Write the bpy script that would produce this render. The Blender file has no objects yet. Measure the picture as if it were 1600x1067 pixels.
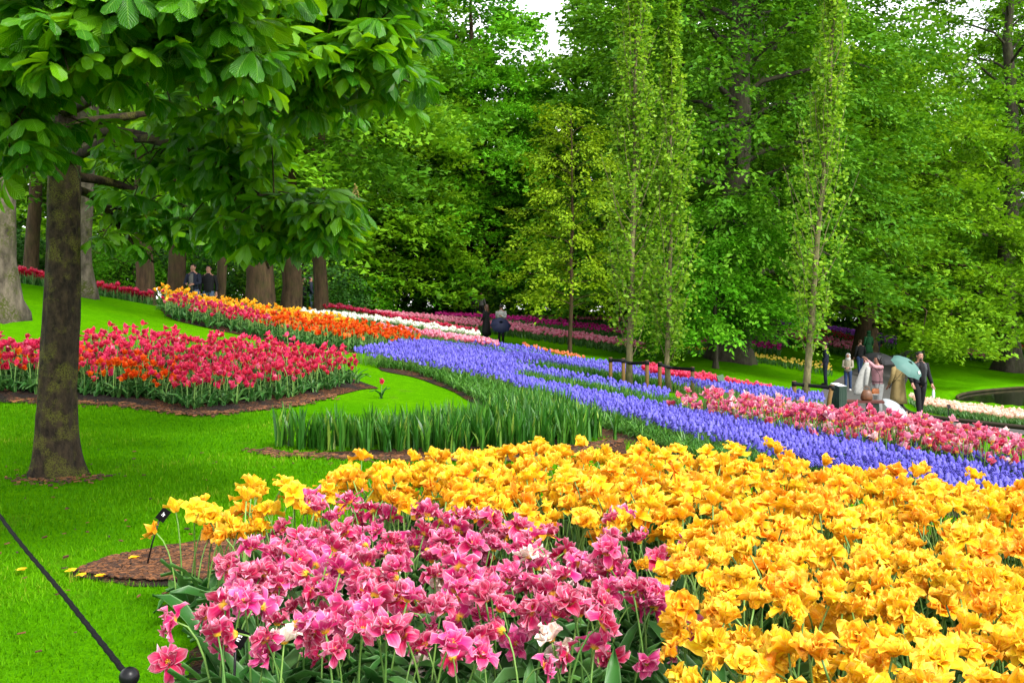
import bpy, math, random
import numpy as np
from mathutils import Vector, Matrix
from mathutils.geometry import delaunay_2d_cdt

random.seed(7)
RNG = np.random.default_rng(7)
scene = bpy.context.scene
PI = math.pi

# ---------------------------------------------------------------- camera, sky, sun, exposure
CAM_H = 1.4                      # lens height above the lawn at the photographer's feet
LENS = 35.0
F = LENS / 36.0 * 1600.0         # focal length in photograph pixels
HORIZON = 500.0
cam_data = bpy.data.cameras.new('camera')
cam_data.lens = LENS
cam_data.sensor_width = 36.0
cam_data.shift_y = -(533.5 - HORIZON) / 1600.0
cam_data.clip_start = 0.05
cam_data.clip_end = 2000.0
cam = bpy.data.objects.new('camera', cam_data)
scene.collection.objects.link(cam)
cam.location = (0, 0, CAM_H)
cam.rotation_euler = (math.radians(90), 0, 0)
scene.camera = cam

SUN_EL, SUN_AZ = math.radians(50), math.radians(138)   # azimuth clockwise from +Y (away from the camera)
world = bpy.data.worlds.new('World')
scene.world = world
world.use_nodes = True
wn = world.node_tree
for n in list(wn.nodes):
    wn.nodes.remove(n)
sky = wn.nodes.new('ShaderNodeTexSky')
sky.sky_type = 'NISHITA'
sky.sun_disc = False
sky.sun_elevation = SUN_EL
sky.sun_rotation = SUN_AZ
sky.air_density = 1.0
sky.dust_density = 1.0
hsv = wn.nodes.new('ShaderNodeHueSaturation')     # a closed cloud cover: the sky light loses its blue
hsv.inputs['Saturation'].default_value = 0.10
bg = wn.nodes.new('ShaderNodeBackground')
bg.inputs['Strength'].default_value = 0.15
wo = wn.nodes.new('ShaderNodeOutputWorld')
wn.links.new(sky.outputs[0], hsv.inputs['Color'])
wn.links.new(hsv.outputs[0], bg.inputs['Color'])
wn.links.new(bg.outputs[0], wo.inputs['Surface'])

sun_data = bpy.data.lights.new('sun', 'SUN')
sun_data.energy = 1.5
sun_data.angle = math.radians(14)
sun_data.color = (1.0, 0.96, 0.88)
sun = bpy.data.objects.new('sun', sun_data)
scene.collection.objects.link(sun)
sd = Vector((math.sin(SUN_AZ) * math.cos(SUN_EL), math.cos(SUN_AZ) * math.cos(SUN_EL), math.sin(SUN_EL)))
sun.rotation_euler = sd.to_track_quat('Z', 'Y').to_euler()
sun.location = sd * 60

vs = scene.view_settings
vs.view_transform = 'Standard'
vs.look = 'None'
vs.gamma = 1.0
vs.use_curve_mapping = False
vs.exposure = 2.15
scene.cycles.use_denoising = True
scene.cycles.max_bounces = 5
scene.cycles.diffuse_bounces = 3
scene.cycles.glossy_bounces = 1
scene.cycles.transmission_bounces = 2
scene.cycles.transparent_max_bounces = 8

# ---------------------------------------------------------------- terrain height
# surveyed spots: (photo x, photo y, metres ahead) where the lawn, a bed edge or a tree foot meets the ground
SPOTS = [(85,745,8.3),(280,642,12.7),(590,600,15.2),(0,624,12.0),(440,699,9.8),(900,694,9.7),(600,709,9.6),
         (1100,722,9.0),(1600,792,8.5),(1600,722,12.3),(1620,704,14.8),(1040,636,16.5),(955,601,24),(1255,636,19),
         (1400,658,25),(1325,609,40),(1430,556,60),(1600,670,25.5),(1480,618,41),(1600,604,46),(1565,579,55),
         (1140,563,42),(1185,538,55),(785,538,47),(890,553,38),(650,549,23),(370,519,21.5),(520,521,27),(300,492,24.5),(400,505,25.5),
         (265,498,19.5),(230,472,25),(140,464,21),(10,491,15.5),(150,543,15.2),(0,440,28),(400,496,33),(302,508,30.5),
         (500,491,36),(600,500,55),(762,503,58),(900,509,61),(1000,534,53),(1350,532,62),(1600,562,65),(640,590,16.5),
         (245,885,5.45),(800,600,17.5),(560,513,32),(650,527,33),(745,538,36),(592,501,50),(680,508,50.5),(752,519,51),(820,526,51),(900,537,48),(1025,562,42),(821,504,63),(1030,510,62),(650,541,28),(745,553,30),(880,517,56)]
CPX = [(( px-800)/F*d, d, CAM_H-(py-HORIZON)/F*d) for px,py,d in SPOTS]
CPX += [(0,0,0),(-3,0,0.02),(3,0,-0.02),(0,3,0.0),(0,-4,0),(-1.5,4,0.0),(1.5,4,0.0),(3,5.5,-0.03),
        (-60,0,2.0),(60,0,-1.6),(0,-60,-0.5),(-80,90,3.5),(0,110,2.6),(60,100,-0.4),(120,160,-0.5),(-120,200,4.0),(0,220,3.0)]
CPX = np.array(CPX, float)

def _phi(r2):
    return np.where(r2 > 1e-12, r2 * np.log(np.maximum(r2, 1e-12)) * 0.5, 0.0)

def _fit():
    P = CPX[:, :2]; n = len(P)
    d2 = ((P[:, None] - P[None]) ** 2).sum(-1)
    K = _phi(d2) + np.eye(n) * 6.0
    A = np.zeros((n + 3, n + 3))
    A[:n, :n] = K; A[:n, n] = 1; A[:n, n+1:] = P
    A[n, :n] = 1; A[n+1:, :n] = P.T
    b = np.zeros(n + 3); b[:n] = CPX[:, 2]
    return np.linalg.solve(A, b)
_W = _fit()

POND = np.array([(18.0,40.6),(20.2,43.6),(24.2,46.6),(31,49),(46,50),(52,38),(40,29.5),(30,31.5),(23,33.4),(18.8,35.4),(17.3,38)], float)
for _ in range(2):
    POND = np.stack([POND * .75 + np.roll(POND, -1, 0) * .25, POND * .25 + np.roll(POND, -1, 0) * .75], 1).reshape(-1, 2)
WATER_Z = -1.78

def in_poly(P, poly):
    x, y = P[:, 0], P[:, 1]
    c = np.zeros(len(P), bool)
    n = len(poly); j = n - 1
    for i in range(n):
        xi, yi = poly[i]; xj, yj = poly[j]
        if yi != yj:
            c ^= ((yi > y) != (yj > y)) & (x < (xj - xi) * (y - yi) / (yj - yi) + xi)
        j = i
    return c

def edge_dist(P, poly):
    d = np.full(len(P), 1e9)
    n = len(poly)
    for i in range(n):
        a = poly[i]; b = poly[(i + 1) % n]; ab = b - a
        t = np.clip(((P - a) @ ab) / max(ab @ ab, 1e-9), 0, 1)
        d = np.minimum(d, np.hypot(*(P - (a + t[:, None] * ab)).T))
    return d

def terrain(x, y):
    x = np.atleast_1d(np.asarray(x, float)); y = np.atleast_1d(np.asarray(y, float))
    shp = x.shape
    P = np.stack([x.ravel(), y.ravel()], 1)
    out = np.empty(len(P))
    for s in range(0, len(P), 20000):
        Q = P[s:s+20000]
        d2 = ((Q[:, None] - CPX[None, :, :2]) ** 2).sum(-1)
        out[s:s+20000] = _phi(d2) @ _W[:-3] + _W[-3] + Q @ _W[-2:]
    near = (P[:, 0] > 10) & (P[:, 0] < 60) & (P[:, 1] > 22) & (P[:, 1] < 58)
    if near.any():
        Q = P[near]
        ins = in_poly(Q, POND); ed = edge_dist(Q, POND) * np.where(ins, 1, -1)
        z = out[near]
        bank = np.clip((ed + 5.0) / 5.0, 0, 1)                     # the lawn comes down to the bank
        z = z * (1 - bank) + (WATER_Z + 0.16) * bank
        z -= np.clip((ed + 0.35) / 0.5, 0, 1) * 0.7
        out[near] = z
    return out.reshape(shp)

def tz(x, y):
    return float(terrain(x, y)[0])

_D = np.concatenate([np.arange(1.2, 20, 0.04), np.arange(20, 130, 0.12)])

def G(px, py, h=0.0):
    """ground spot whose point h metres above the ground is seen at photo pixel (px, py)"""
    x = (px - 800) / F * _D
    z = CAM_H - (py - HORIZON) / F * _D
    s = z - (terrain(x, _D) + h)
    k = np.where((s[:-1] > 0) & (s[1:] <= 0))[0]
    if len(k) == 0:
        i = int(np.argmin(np.abs(s)))
        return np.array([x[i], _D[i]])
    i = k[0]; t = s[i] / (s[i] - s[i+1])
    d = _D[i] + t * (_D[i+1] - _D[i])
    return np.array([(px - 800) / F * d, d])

def at(px, py, d):
    return Vector(((px - 800) / F * d, d, CAM_H - (py - HORIZON) / F * d))

def on(px, d):
    x = (px - 800) / F * d
    return Vector((x, d, tz(x, d)))

def pix(x, y, z):
    return 800 + x / y * F, HORIZON - (z - CAM_H) / y * F

# ---------------------------------------------------------------- mesh tools
class T:
    """a bag of triangles: v points, f triangles, m material slot per triangle, uv per point, r random value per point"""
    def __init__(s, v, f, m=None, uv=None, r=None):
        s.v = np.asarray(v, float).reshape(-1, 3)
        s.f = np.asarray(f, int).reshape(-1, 3)
        s.m = np.zeros(len(s.f), int) if m is None else (np.full(len(s.f), m, int) if np.isscalar(m) else np.asarray(m, int))
        s.uv = np.zeros((len(s.v), 2)) if uv is None else np.asarray(uv, float)
        s.r = np.zeros(len(s.v)) if r is None else (np.full(len(s.v), float(r)) if np.isscalar(r) else np.asarray(r, float))
    def xf(s, R=None, t=None, sc=1.0):
        v = s.v * sc
        if R is not None: v = v @ np.asarray(R).T
        if t is not None: v = v + np.asarray(t, float)
        return T(v, s.f, s.m, s.uv, s.r)
    def mat(s, k):
        return T(s.v, s.f, np.full(len(s.f), k), s.uv, s.r)
    def rnd(s, k):
        return T(s.v, s.f, s.m, s.uv, np.full(len(s.v), float(k)))

def merge(ts):
    ts = [t for t in ts if len(t.v)]
    if not ts: return T(np.zeros((0, 3)), np.zeros((0, 3)))
    off = np.cumsum([0] + [len(t.v) for t in ts[:-1]])
    return T(np.concatenate([t.v for t in ts]), np.concatenate([t.f + o for t, o in zip(ts, off)]),
             np.concatenate([t.m for t in ts]), np.concatenate([t.uv for t in ts]), np.concatenate([t.r for t in ts]))

def rotz(a):
    c, s = math.cos(a), math.sin(a); return np.array([[c, -s, 0], [s, c, 0], [0, 0, 1.0]])
def rotx(a):
    c, s = math.cos(a), math.sin(a); return np.array([[1.0, 0, 0], [0, c, -s], [0, s, c]])
def roty(a):
    c, s = math.cos(a), math.sin(a); return np.array([[c, 0, s], [0, 1.0, 0], [-s, 0, c]])
def frame_to(d, roll=0.0):
    """rotation taking +Z to direction d"""
    d = np.asarray(d, float); d = d / np.linalg.norm(d)
    a = np.array([0, 0, 1.0]) if abs(d[2]) < 0.95 else np.array([1.0, 0, 0])
    x = np.cross(a, d); x /= np.linalg.norm(x); y = np.cross(d, x)
    return np.stack([x, y, d], 1) @ rotz(roll)

def scatter(temps, which, pos, R, sc, rnd=None):
    """many copies of templates joined: R (n,3,3), pos (n,3), sc (n,), which (n,) template index"""
    out = []
    for k, t in enumerate(temps):
        ii = np.where(which == k)[0]
        if len(ii) == 0: continue
        n, nv, nf = len(ii), len(t.v), len(t.f)
        V = np.einsum('nij,vj->nvi', R[ii], t.v) * sc[ii][:, None, None] + pos[ii][:, None, :]
        Fc = t.f[None] + (np.arange(n) * nv)[:, None, None]
        rr = np.tile(t.r, n) if rnd is None else (t.r[None] + rnd[ii][:, None]).ravel()
        out.append(T(V.reshape(-1, 3), Fc.reshape(-1, 3), np.tile(t.m, n), np.tile(t.uv, (n, 1)), rr))
    return merge(out)

def rots_z(a):
    c, s = np.cos(a), np.sin(a); z = np.zeros_like(a); o = np.ones_like(a)
    return np.stack([np.stack([c, -s, z], -1), np.stack([s, c, z], -1), np.stack([z, z, o], -1)], -2)
def rots_x(a):
    c, s = np.cos(a), np.sin(a); z = np.zeros_like(a); o = np.ones_like(a)
    return np.stack([np.stack([o, z, z], -1), np.stack([z, c, -s], -1), np.stack([z, s, c], -1)], -2)

def to_mesh(name, t, mats, smooth=True):
    me = bpy.data.meshes.new(name)
    nv, nf = len(t.v), len(t.f)
    me.vertices.add(nv); me.loops.add(nf * 3); me.polygons.add(nf)
    me.vertices.foreach_set('co', t.v.astype(np.float32).ravel())
    li = t.f.astype(np.int32).ravel()
    me.loops.foreach_set('vertex_index', li)
    me.polygons.foreach_set('loop_start', np.arange(0, nf * 3, 3, dtype=np.int32))
    me.polygons.foreach_set('material_index', t.m.astype(np.int32))
    if smooth: me.polygons.foreach_set('use_smooth', np.ones(nf, bool))
    uvl = me.uv_layers.new(name='UVMap')
    uvl.data.foreach_set('uv', t.uv[li].astype(np.float32).ravel())
    at_ = me.attributes.new('rnd', 'FLOAT', 'POINT')
    at_.data.foreach_set('value', t.r.astype(np.float32))
    for m in mats: me.materials.append(m)
    me.update(calc_edges=True)
    return me

COL = scene.collection
def link(name, data=None, parent=None, loc=None, rz=0.0, sc=None):
    o = bpy.data.objects.new(name, data)
    COL.objects.link(o)
    if parent is not None: o.parent = parent
    if loc is not None: o.location = loc
    if rz: o.rotation_euler = (0, 0, rz)
    if sc is not None: o.scale = (sc, sc, sc)
    return o
def tag(o, label=None, cat=None, group=None, kind=None):
    if label: o['label'] = label
    if cat: o['category'] = cat
    if group: o['group'] = group
    if kind: o['kind'] = kind
    return o
def build(name, t, mats, parent=None, smooth=True, **kw):
    return link(name, to_mesh(name, t, mats if isinstance(mats, (list, tuple)) else [mats], smooth), parent, **kw)

# shapes
def grid(nu, nv, fn, m=0):
    """surface over u in [-1,1], v in [0,1]"""
    u = np.linspace(-1, 1, nu); v = np.linspace(0, 1, nv)
    U, V = np.meshgrid(u, v)
    P = np.stack(fn(U, V), -1).reshape(-1, 3)
    i = np.arange(nu * nv).reshape(nv, nu)
    a, b, c, d = i[:-1, :-1].ravel(), i[:-1, 1:].ravel(), i[1:, 1:].ravel(), i[1:, :-1].ravel()
    f = np.concatenate([np.stack([a, b, c], 1), np.stack([a, c, d], 1)])
    return T(P, f, m, np.stack([U.ravel(), V.ravel()], 1))

def tube(pts, rad, sides=6, m=0, cap=True, bump=None):
    pts = np.asarray(pts, float); n = len(pts)
    rad = np.full(n, float(rad)) if np.isscalar(rad) else np.asarray(rad, float)
    tan = np.gradient(pts, axis=0); tan /= np.maximum(np.linalg.norm(tan, axis=1), 1e-9)[:, None]
    ref = np.array([0, 1.0, 0]) if abs(tan[0][1]) < 0.9 else np.array([1.0, 0, 0])
    V = []; UV = []
    L = np.concatenate([[0], np.cumsum(np.linalg.norm(np.diff(pts, axis=0), axis=1))])
    a = np.arange(sides) * 2 * PI / sides
    for k in range(n):
        x = np.cross(ref, tan[k]); nx = np.linalg.norm(x)
        x = x / nx if nx > 1e-6 else np.array([1.0, 0, 0])
        y = np.cross(tan[k], x); ref = y
        rr = np.full(sides, rad[k])
        if bump is not None: rr = rr * bump(a, k, L[k])
        V.append(pts[k] + (np.cos(a) * rr)[:, None] * x + (np.sin(a) * rr)[:, None] * y)
        UV.append(np.stack([a / (2 * PI), np.full(sides, L[k])], 1))
    V = np.concatenate(V); UV = np.concatenate(UV)
    f = []
    for k in range(n - 1):
        for j in range(sides):
            p, q = k * sides + j, k * sides + (j + 1) % sides
            f += [(p, q, q + sides), (p, q + sides, p + sides)]
    if cap:
        for j in range(1, sides - 1):
            f.append((0, j + 1, j)); e = (n - 1) * sides; f.append((e, e + j, e + j + 1))
    return T(V, f, m, UV)

def box(cx, cy, cz, sx, sy, sz, R=None, m=0):
    v = np.array([(x, y, z) for x in (-.5, .5) for y in (-.5, .5) for z in (-.5, .5)]) * (sx, sy, sz)
    if R is not None: v = v @ np.asarray(R).T
    v = v + (cx, cy, cz)
    q = [(0, 1, 3, 2), (4, 6, 7, 5), (0, 4, 5, 1), (2, 3, 7, 6), (0, 2, 6, 4), (1, 5, 7, 3)]
    f = []
    for a, b, c, d in q: f += [(a, b, c), (a, c, d)]
    v2 = v[np.array(f).ravel()]
    return T(v2, np.arange(len(v2)).reshape(-1, 3), m)

def ball(c, r, nu=10, nv=7, m=0):
    r = np.array([r] * 3) if np.isscalar(r) else np.array(r)
    V = []; f = []
    for j in range(nv + 1):
        th = PI * j / nv
        for i in range(nu):
            ph = 2 * PI * i / nu
            V.append((math.sin(th) * math.cos(ph), math.sin(th) * math.sin(ph), math.cos(th)))
    for j in range(nv):
        for i in range(nu):
            a, b = j * nu + i, j * nu + (i + 1) % nu
            if j > 0: f.append((a, a + nu, b))
            if j < nv - 1: f.append((b, a + nu, b + nu))
    return T(np.array(V) * r + c, f, m)

def curve_pts(ctrl, n):
    """Catmull-Rom through control points"""
    P = [Vector(c) for c in ctrl]
    P = [P[0] * 2 - P[1]] + P + [P[-1] * 2 - P[-2]]
    out = []
    segs = len(P) - 3
    for k in range(n):
        u = k / (n - 1) * segs; i = min(int(u), segs - 1); t = u - i
        a, b, c, d = P[i], P[i+1], P[i+2], P[i+3]
        out.append(0.5 * ((2*b) + (c-a)*t + (2*a-5*b+4*c-d)*t*t + (3*b-a-3*c+d)*t**3))
    return np.array([tuple(p) for p in out])

# ---------------------------------------------------------------- materials
def mat_new(name):
    m = bpy.data.materials.new(name); m.use_nodes = True
    nt = m.node_tree
    for n in list(nt.nodes): nt.nodes.remove(n)
    out = nt.nodes.new('ShaderNodeOutputMaterial')
    return m, nt, out
def N(nt, typ, **kw):
    n = nt.nodes.new(typ)
    for k, v in kw.items():
        if hasattr(n, k): setattr(n, k, v)
    return n
def setin(n, **kw):
    for k, v in kw.items():
        n.inputs[k.replace('_', ' ')].default_value = v
def mathn(nt, op, a, b=None, clamp=False):
    n = nt.nodes.new('ShaderNodeMath'); n.operation = op; n.use_clamp = clamp
    for i, x in enumerate((a, b)):
        if x is None: continue
        if hasattr(x, 'links'): nt.links.new(x, n.inputs[i])
        else: n.inputs[i].default_value = x
    return n.outputs[0]
def ramp(nt, fac, stops, interp='LINEAR'):
    r = nt.nodes.new('ShaderNodeValToRGB'); r.color_ramp.interpolation = interp
    e = r.color_ramp.elements
    while len(e) < len(stops): e.new(0.5)
    for x, (p, c) in zip(e, stops):
        x.position = p; x.color = tuple(c) + (1,) if len(c) == 3 else c
    if fac is not None: nt.links.new(fac, r.inputs[0])
    return r.outputs[0]
def mixc(nt, fac, a, b, blend='MIX'):
    n = nt.nodes.new('ShaderNodeMix'); n.data_type = 'RGBA'; n.blend_type = blend
    if hasattr(fac, 'links'): nt.links.new(fac, n.inputs[0])
    else: n.inputs[0].default_value = fac
    for i, x in ((6, a), (7, b)):
        if hasattr(x, 'links'): nt.links.new(x, n.inputs[i])
        else: n.inputs[i].default_value = tuple(x) + (1,) if len(x) == 3 else x
    return n.outputs[2]
def noise(nt, scale, detail=3, vec=None, rough=0.55, out=0):
    n = nt.nodes.new('ShaderNodeTexNoise'); n.inputs['Scale'].default_value = scale
    n.inputs['Detail'].default_value = detail; n.inputs['Roughness'].default_value = rough
    if vec is not None: nt.links.new(vec, n.inputs['Vector'])
    return n.outputs[out]
def geo_pos(nt):
    return nt.nodes.new('ShaderNodeNewGeometry').outputs['Position']
def obj_co(nt):
    return nt.nodes.new('ShaderNodeTexCoord').outputs['Object']
def scaled(nt, vec, s):
    n = nt.nodes.new('ShaderNodeMapping'); n.inputs['Scale'].default_value = s
    nt.links.new(vec, n.inputs['Vector']); return n.outputs[0]
def rnd_val(nt, objrand):
    a = nt.nodes.new('ShaderNodeAttribute'); a.attribute_name = 'rnd'
    x = a.outputs['Fac']
    if objrand:
        oi = nt.nodes.new('ShaderNodeObjectInfo')
        x = mathn(nt, 'ADD', x, oi.outputs['Random'])
    return mathn(nt, 'FRACT', x)
def thin_shader(nt, out, col, rough=0.5, spec=0.3, trans=0.35, tcol=None, bump=None):
    p = nt.nodes.new('ShaderNodeBsdfPrincipled')
    setin(p, Roughness=rough); p.inputs['Specular IOR Level'].default_value = spec
    t = nt.nodes.new('ShaderNodeBsdfTranslucent')
    mx = nt.nodes.new('ShaderNodeMixShader'); mx.inputs[0].default_value = trans
    if hasattr(col, 'links'):
        nt.links.new(col, p.inputs['Base Color']); nt.links.new(tcol if tcol is not None else col, t.inputs['Color'])
    else:
        p.inputs['Base Color'].default_value = tuple(col) + (1,); t.inputs['Color'].default_value = tuple(col) + (1,)
    if bump is not None:
        b = nt.nodes.new('ShaderNodeBump'); b.inputs['Strength'].default_value = bump[1]; b.inputs['Distance'].default_value = bump[2]
        nt.links.new(bump[0], b.inputs['Height']); nt.links.new(b.outputs[0], p.inputs['Normal']); nt.links.new(b.outputs[0], t.inputs['Normal'])
    nt.links.new(p.outputs[0], mx.inputs[1]); nt.links.new(t.outputs[0], mx.inputs[2])
    nt.links.new(mx.outputs[0], out.inputs['Surface'])
def solid(name, col, rough=0.6, spec=0.4, vary=0.0, scale=8.0, metal=0.0, bump=0.0, col2=None, stretch=(1, 1, 1)):
    m, nt, out = mat_new(name)
    p = nt.nodes.new('ShaderNodeBsdfPrincipled')
    setin(p, Roughness=rough, Metallic=metal); p.inputs['Specular IOR Level'].default_value = spec
    co = scaled(nt, obj_co(nt), stretch)
    nz = noise(nt, scale, 4, co)
    c2 = col2 if col2 is not None else tuple(c * (1 - vary) for c in col)
    nt.links.new(ramp(nt, nz, [(0.3, c2), (0.7, col)]), p.inputs['Base Color'])
    if bump:
        b = nt.nodes.new('ShaderNodeBump'); b.inputs['Strength'].default_value = bump; b.inputs['Distance'].default_value = 0.02
        nt.links.new(nz, b.inputs['Height']); nt.links.new(b.outputs[0], p.inputs['Normal'])
    nt.links.new(p.outputs[0], out.inputs['Surface'])
    return m

def petal_mat(name, stops, throat=None, throat_v=0.22, edge=None, edge_amt=0.0, edge_pow=4.5, streak=None, streak_amt=0.0, objrand=True, trans=0.35, rough=0.45):
    """stops: colours over the flower's random value; throat: colour at the petal foot; edge: colour at the rim; streak: flames along the petal"""
    m, nt, out = mat_new(name)
    r = rnd_val(nt, objrand)
    c = ramp(nt, r, stops)
    uvn = nt.nodes.new('ShaderNodeUVMap'); sep = nt.nodes.new('ShaderNodeSeparateXYZ'); nt.links.new(uvn.outputs[0], sep.inputs[0])
    U, V = sep.outputs[0], sep.outputs[1]
    cmb = nt.nodes.new('ShaderNodeCombineXYZ')
    nt.links.new(mathn(nt, 'MULTIPLY', U, 3.2), cmb.inputs[0]); nt.links.new(mathn(nt, 'MULTIPLY', V, 0.9), cmb.inputs[1])
    nt.links.new(mathn(nt, 'MULTIPLY', r, 37.0), cmb.inputs[2])
    nz = noise(nt, 1.6, 3, cmb.outputs[0])
    if streak is not None:
        k = mathn(nt, 'MULTIPLY', ramp(nt, nz, [(0.50, (0, 0, 0)), (0.58, (1, 1, 1))]), streak_amt)
        c = mixc(nt, k, c, streak)
    if edge is not None:
        au = mathn(nt, 'ABSOLUTE', U)
        e = mathn(nt, 'ADD', mathn(nt, 'POWER', au, edge_pow), mathn(nt, 'MULTIPLY', mathn(nt, 'POWER', V, 5.0), 0.6))
        e = mathn(nt, 'MULTIPLY', mathn(nt, 'MULTIPLY', e, mathn(nt, 'MULTIPLY', nz, 1.8)), edge_amt, True)
        c = mixc(nt, e, c, edge)
    if throat is not None:
        k = ramp(nt, V, [(throat_v * 0.45, (1, 1, 1)), (throat_v * 1.5, (0, 0, 0))])
        c = mixc(nt, k, c, throat)
    thin_shader(nt, out, c, rough, 0.25, trans, bump=(nz, 0.25, 0.004))
    return m

def leaf_mat(name, stops, trans=0.3, rough=0.4, spec=0.4, vein=0.0, objrand=False, tboost=None, rim=None):
    m, nt, out = mat_new(name)
    r = rnd_val(nt, objrand)
    c = ramp(nt, r, stops)
    uvn = nt.nodes.new('ShaderNodeUVMap'); sep = nt.nodes.new('ShaderNodeSeparateXYZ'); nt.links.new(uvn.outputs[0], sep.inputs[0])
    U, V = sep.outputs[0], sep.outputs[1]
    bump = None
    if vein:
        au = mathn(nt, 'ABSOLUTE', U)
        ph = mathn(nt, 'SUBTRACT', mathn(nt, 'MULTIPLY', V, 13.0), mathn(nt, 'MULTIPLY', au, 3.0))
        w = mathn(nt, 'ABSOLUTE', mathn(nt, 'SINE', mathn(nt, 'MULTIPLY', ph, PI)))
        mid = mathn(nt, 'MULTIPLY', mathn(nt, 'SUBTRACT', 1.0, mathn(nt, 'MULTIPLY', au, 9.0), True), 1.0, True)
        lines = mathn(nt, 'MAXIMUM', mathn(nt, 'MULTIPLY', mathn(nt, 'SUBTRACT', 0.30, w, True), 2.2, True), mid)
        c = mixc(nt, mathn(nt, 'MULTIPLY', lines, 0.45), c, (0.20, 0.42, 0.05))
        bump = (w, 0.55, 0.006)
    if rim is not None:
        c = mixc(nt, ramp(nt, mathn(nt, 'ABSOLUTE', U), [(0.8, (0, 0, 0)), (1.0, (1, 1, 1))]), c, rim)
    tc = c
    if tboost is not None: tc = mixc(nt, 1.0, c, tboost, 'MULTIPLY')
    thin_shader(nt, out, c, rough, spec, trans, tc, bump)
    return m

def bark_mat(name, dark, light, moss=None, moss_amt=0.5, scale=6.0, vstretch=0.25, bump=0.6):
    m, nt, out = mat_new(name)
    p = nt.nodes.new('ShaderNodeBsdfPrincipled'); setin(p, Roughness=0.9); p.inputs['Specular IOR Level'].default_value = 0.2
    co = obj_co(nt)
    st = scaled(nt, co, (1, 1, vstretch))
    nz = noise(nt, scale * 2, 6, st, 0.65)
    c = ramp(nt, nz, [(0.32, dark), (0.68, light)])
    n2 = noise(nt, scale * 0.6, 5, co, 0.6)
    n3 = noise(nt, scale * 9, 2, co)
    if moss is not None:
        k = mathn(nt, 'MULTIPLY', ramp(nt, n2, [(0.48, (0, 0, 0)), (0.6, (1, 1, 1))]), ramp(nt, n3, [(0.4, (0, 0, 0)), (0.55, (1, 1, 1))]))
        c = mixc(nt, mathn(nt, 'MULTIPLY', k, moss_amt), c, moss)
    nt.links.new(c, p.inputs['Base Color'])
    b = nt.nodes.new('ShaderNodeBump'); b.inputs['Strength'].default_value = bump; b.inputs['Distance'].default_value = 0.03
    nt.links.new(mathn(nt, 'ADD', nz, mathn(nt, 'MULTIPLY', n3, 0.3)), b.inputs['Height']); nt.links.new(b.outputs[0], p.inputs['Normal'])
    nt.links.new(p.outputs[0], out.inputs['Surface'])
    return m

# ---------------------------------------------------------------- the ground
def ground_material():
    m, nt, out = mat_new('lawn')
    p = nt.nodes.new('ShaderNodeBsdfPrincipled'); setin(p, Roughness=0.8); p.inputs['Specular IOR Level'].default_value = 0.0
    pos = geo_pos(nt)
    a = noise(nt, 0.35, 4, pos); b = noise(nt, 9.0, 4, pos, 0.7); c = noise(nt, 90.0, 2, pos, 0.6)
    col = ramp(nt, a, [(0.35, (0.046, 0.175, 0.001)), (0.65, (0.078, 0.230, 0.001))])
    col = mixc(nt, mathn(nt, 'MULTIPLY', ramp(nt, b, [(0.35, (1, 1, 1)), (0.62, (0, 0, 0))]), 0.55), col, (0.030, 0.120, 0.001))
    col = mixc(nt, mathn(nt, 'MULTIPLY', ramp(nt, c, [(0.40, (1, 1, 1)), (0.6, (0, 0, 0))]), 0.45), col, (0.022, 0.095, 0.0005))
    w = noise(nt, 1.3, 5, pos, 0.7)
    col = mixc(nt, mathn(nt, 'MULTIPLY', ramp(nt, w, [(0.60, (0, 0, 0)), (0.74, (1, 1, 1))]), 0.5), col, (0.075, 0.095, 0.012))
    nt.links.new(col, p.inputs['Base Color'])
    bp = nt.nodes.new('ShaderNodeBump'); bp.inputs['Strength'].default_value = 0.7; bp.inputs['Distance'].default_value = 0.02
    nt.links.new(c, bp.inputs['Height']); nt.links.new(bp.outputs[0], p.inputs['Normal'])
    nt.links.new(p.outputs[0], out.inputs['Surface'])
    return m
M_LAWN = ground_material()

def axis(lo, hi, a, b, step, grow=1.12):
    x = list(np.arange(a, b + 1e-6, step)); s = step
    while x[-1] < hi: s *= grow; x.append(x[-1] + s)
    s = step
    while x[0] > lo: s *= grow; x.insert(0, x[0] - s)
    return np.array(x)
gx = axis(-420, 420, -14, 32, 0.36); gy = axis(-150, 620, -3, 52, 0.36)
GX, GY = np.meshgrid(gx, gy)
GZ = terrain(GX, GY)
far = np.clip((np.hypot(GX, GY - 30) - 110) / 120, 0, 1)
GZ = GZ * (1 - far) + 1.0 * far
ii = np.arange(GX.size).reshape(GX.shape)
a_, b_, c_, d_ = ii[:-1, :-1].ravel(), ii[:-1, 1:].ravel(), ii[1:, 1:].ravel(), ii[1:, :-1].ravel()
ground = build('lawn_ground', T(np.stack([GX.ravel(), GY.ravel(), GZ.ravel()], 1),
               np.concatenate([np.stack([a_, b_, c_], 1), np.stack([a_, c_, d_], 1)])), M_LAWN)
tag(ground, 'mown bright green lawn and ground of the park', None, None, 'structure')

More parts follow.
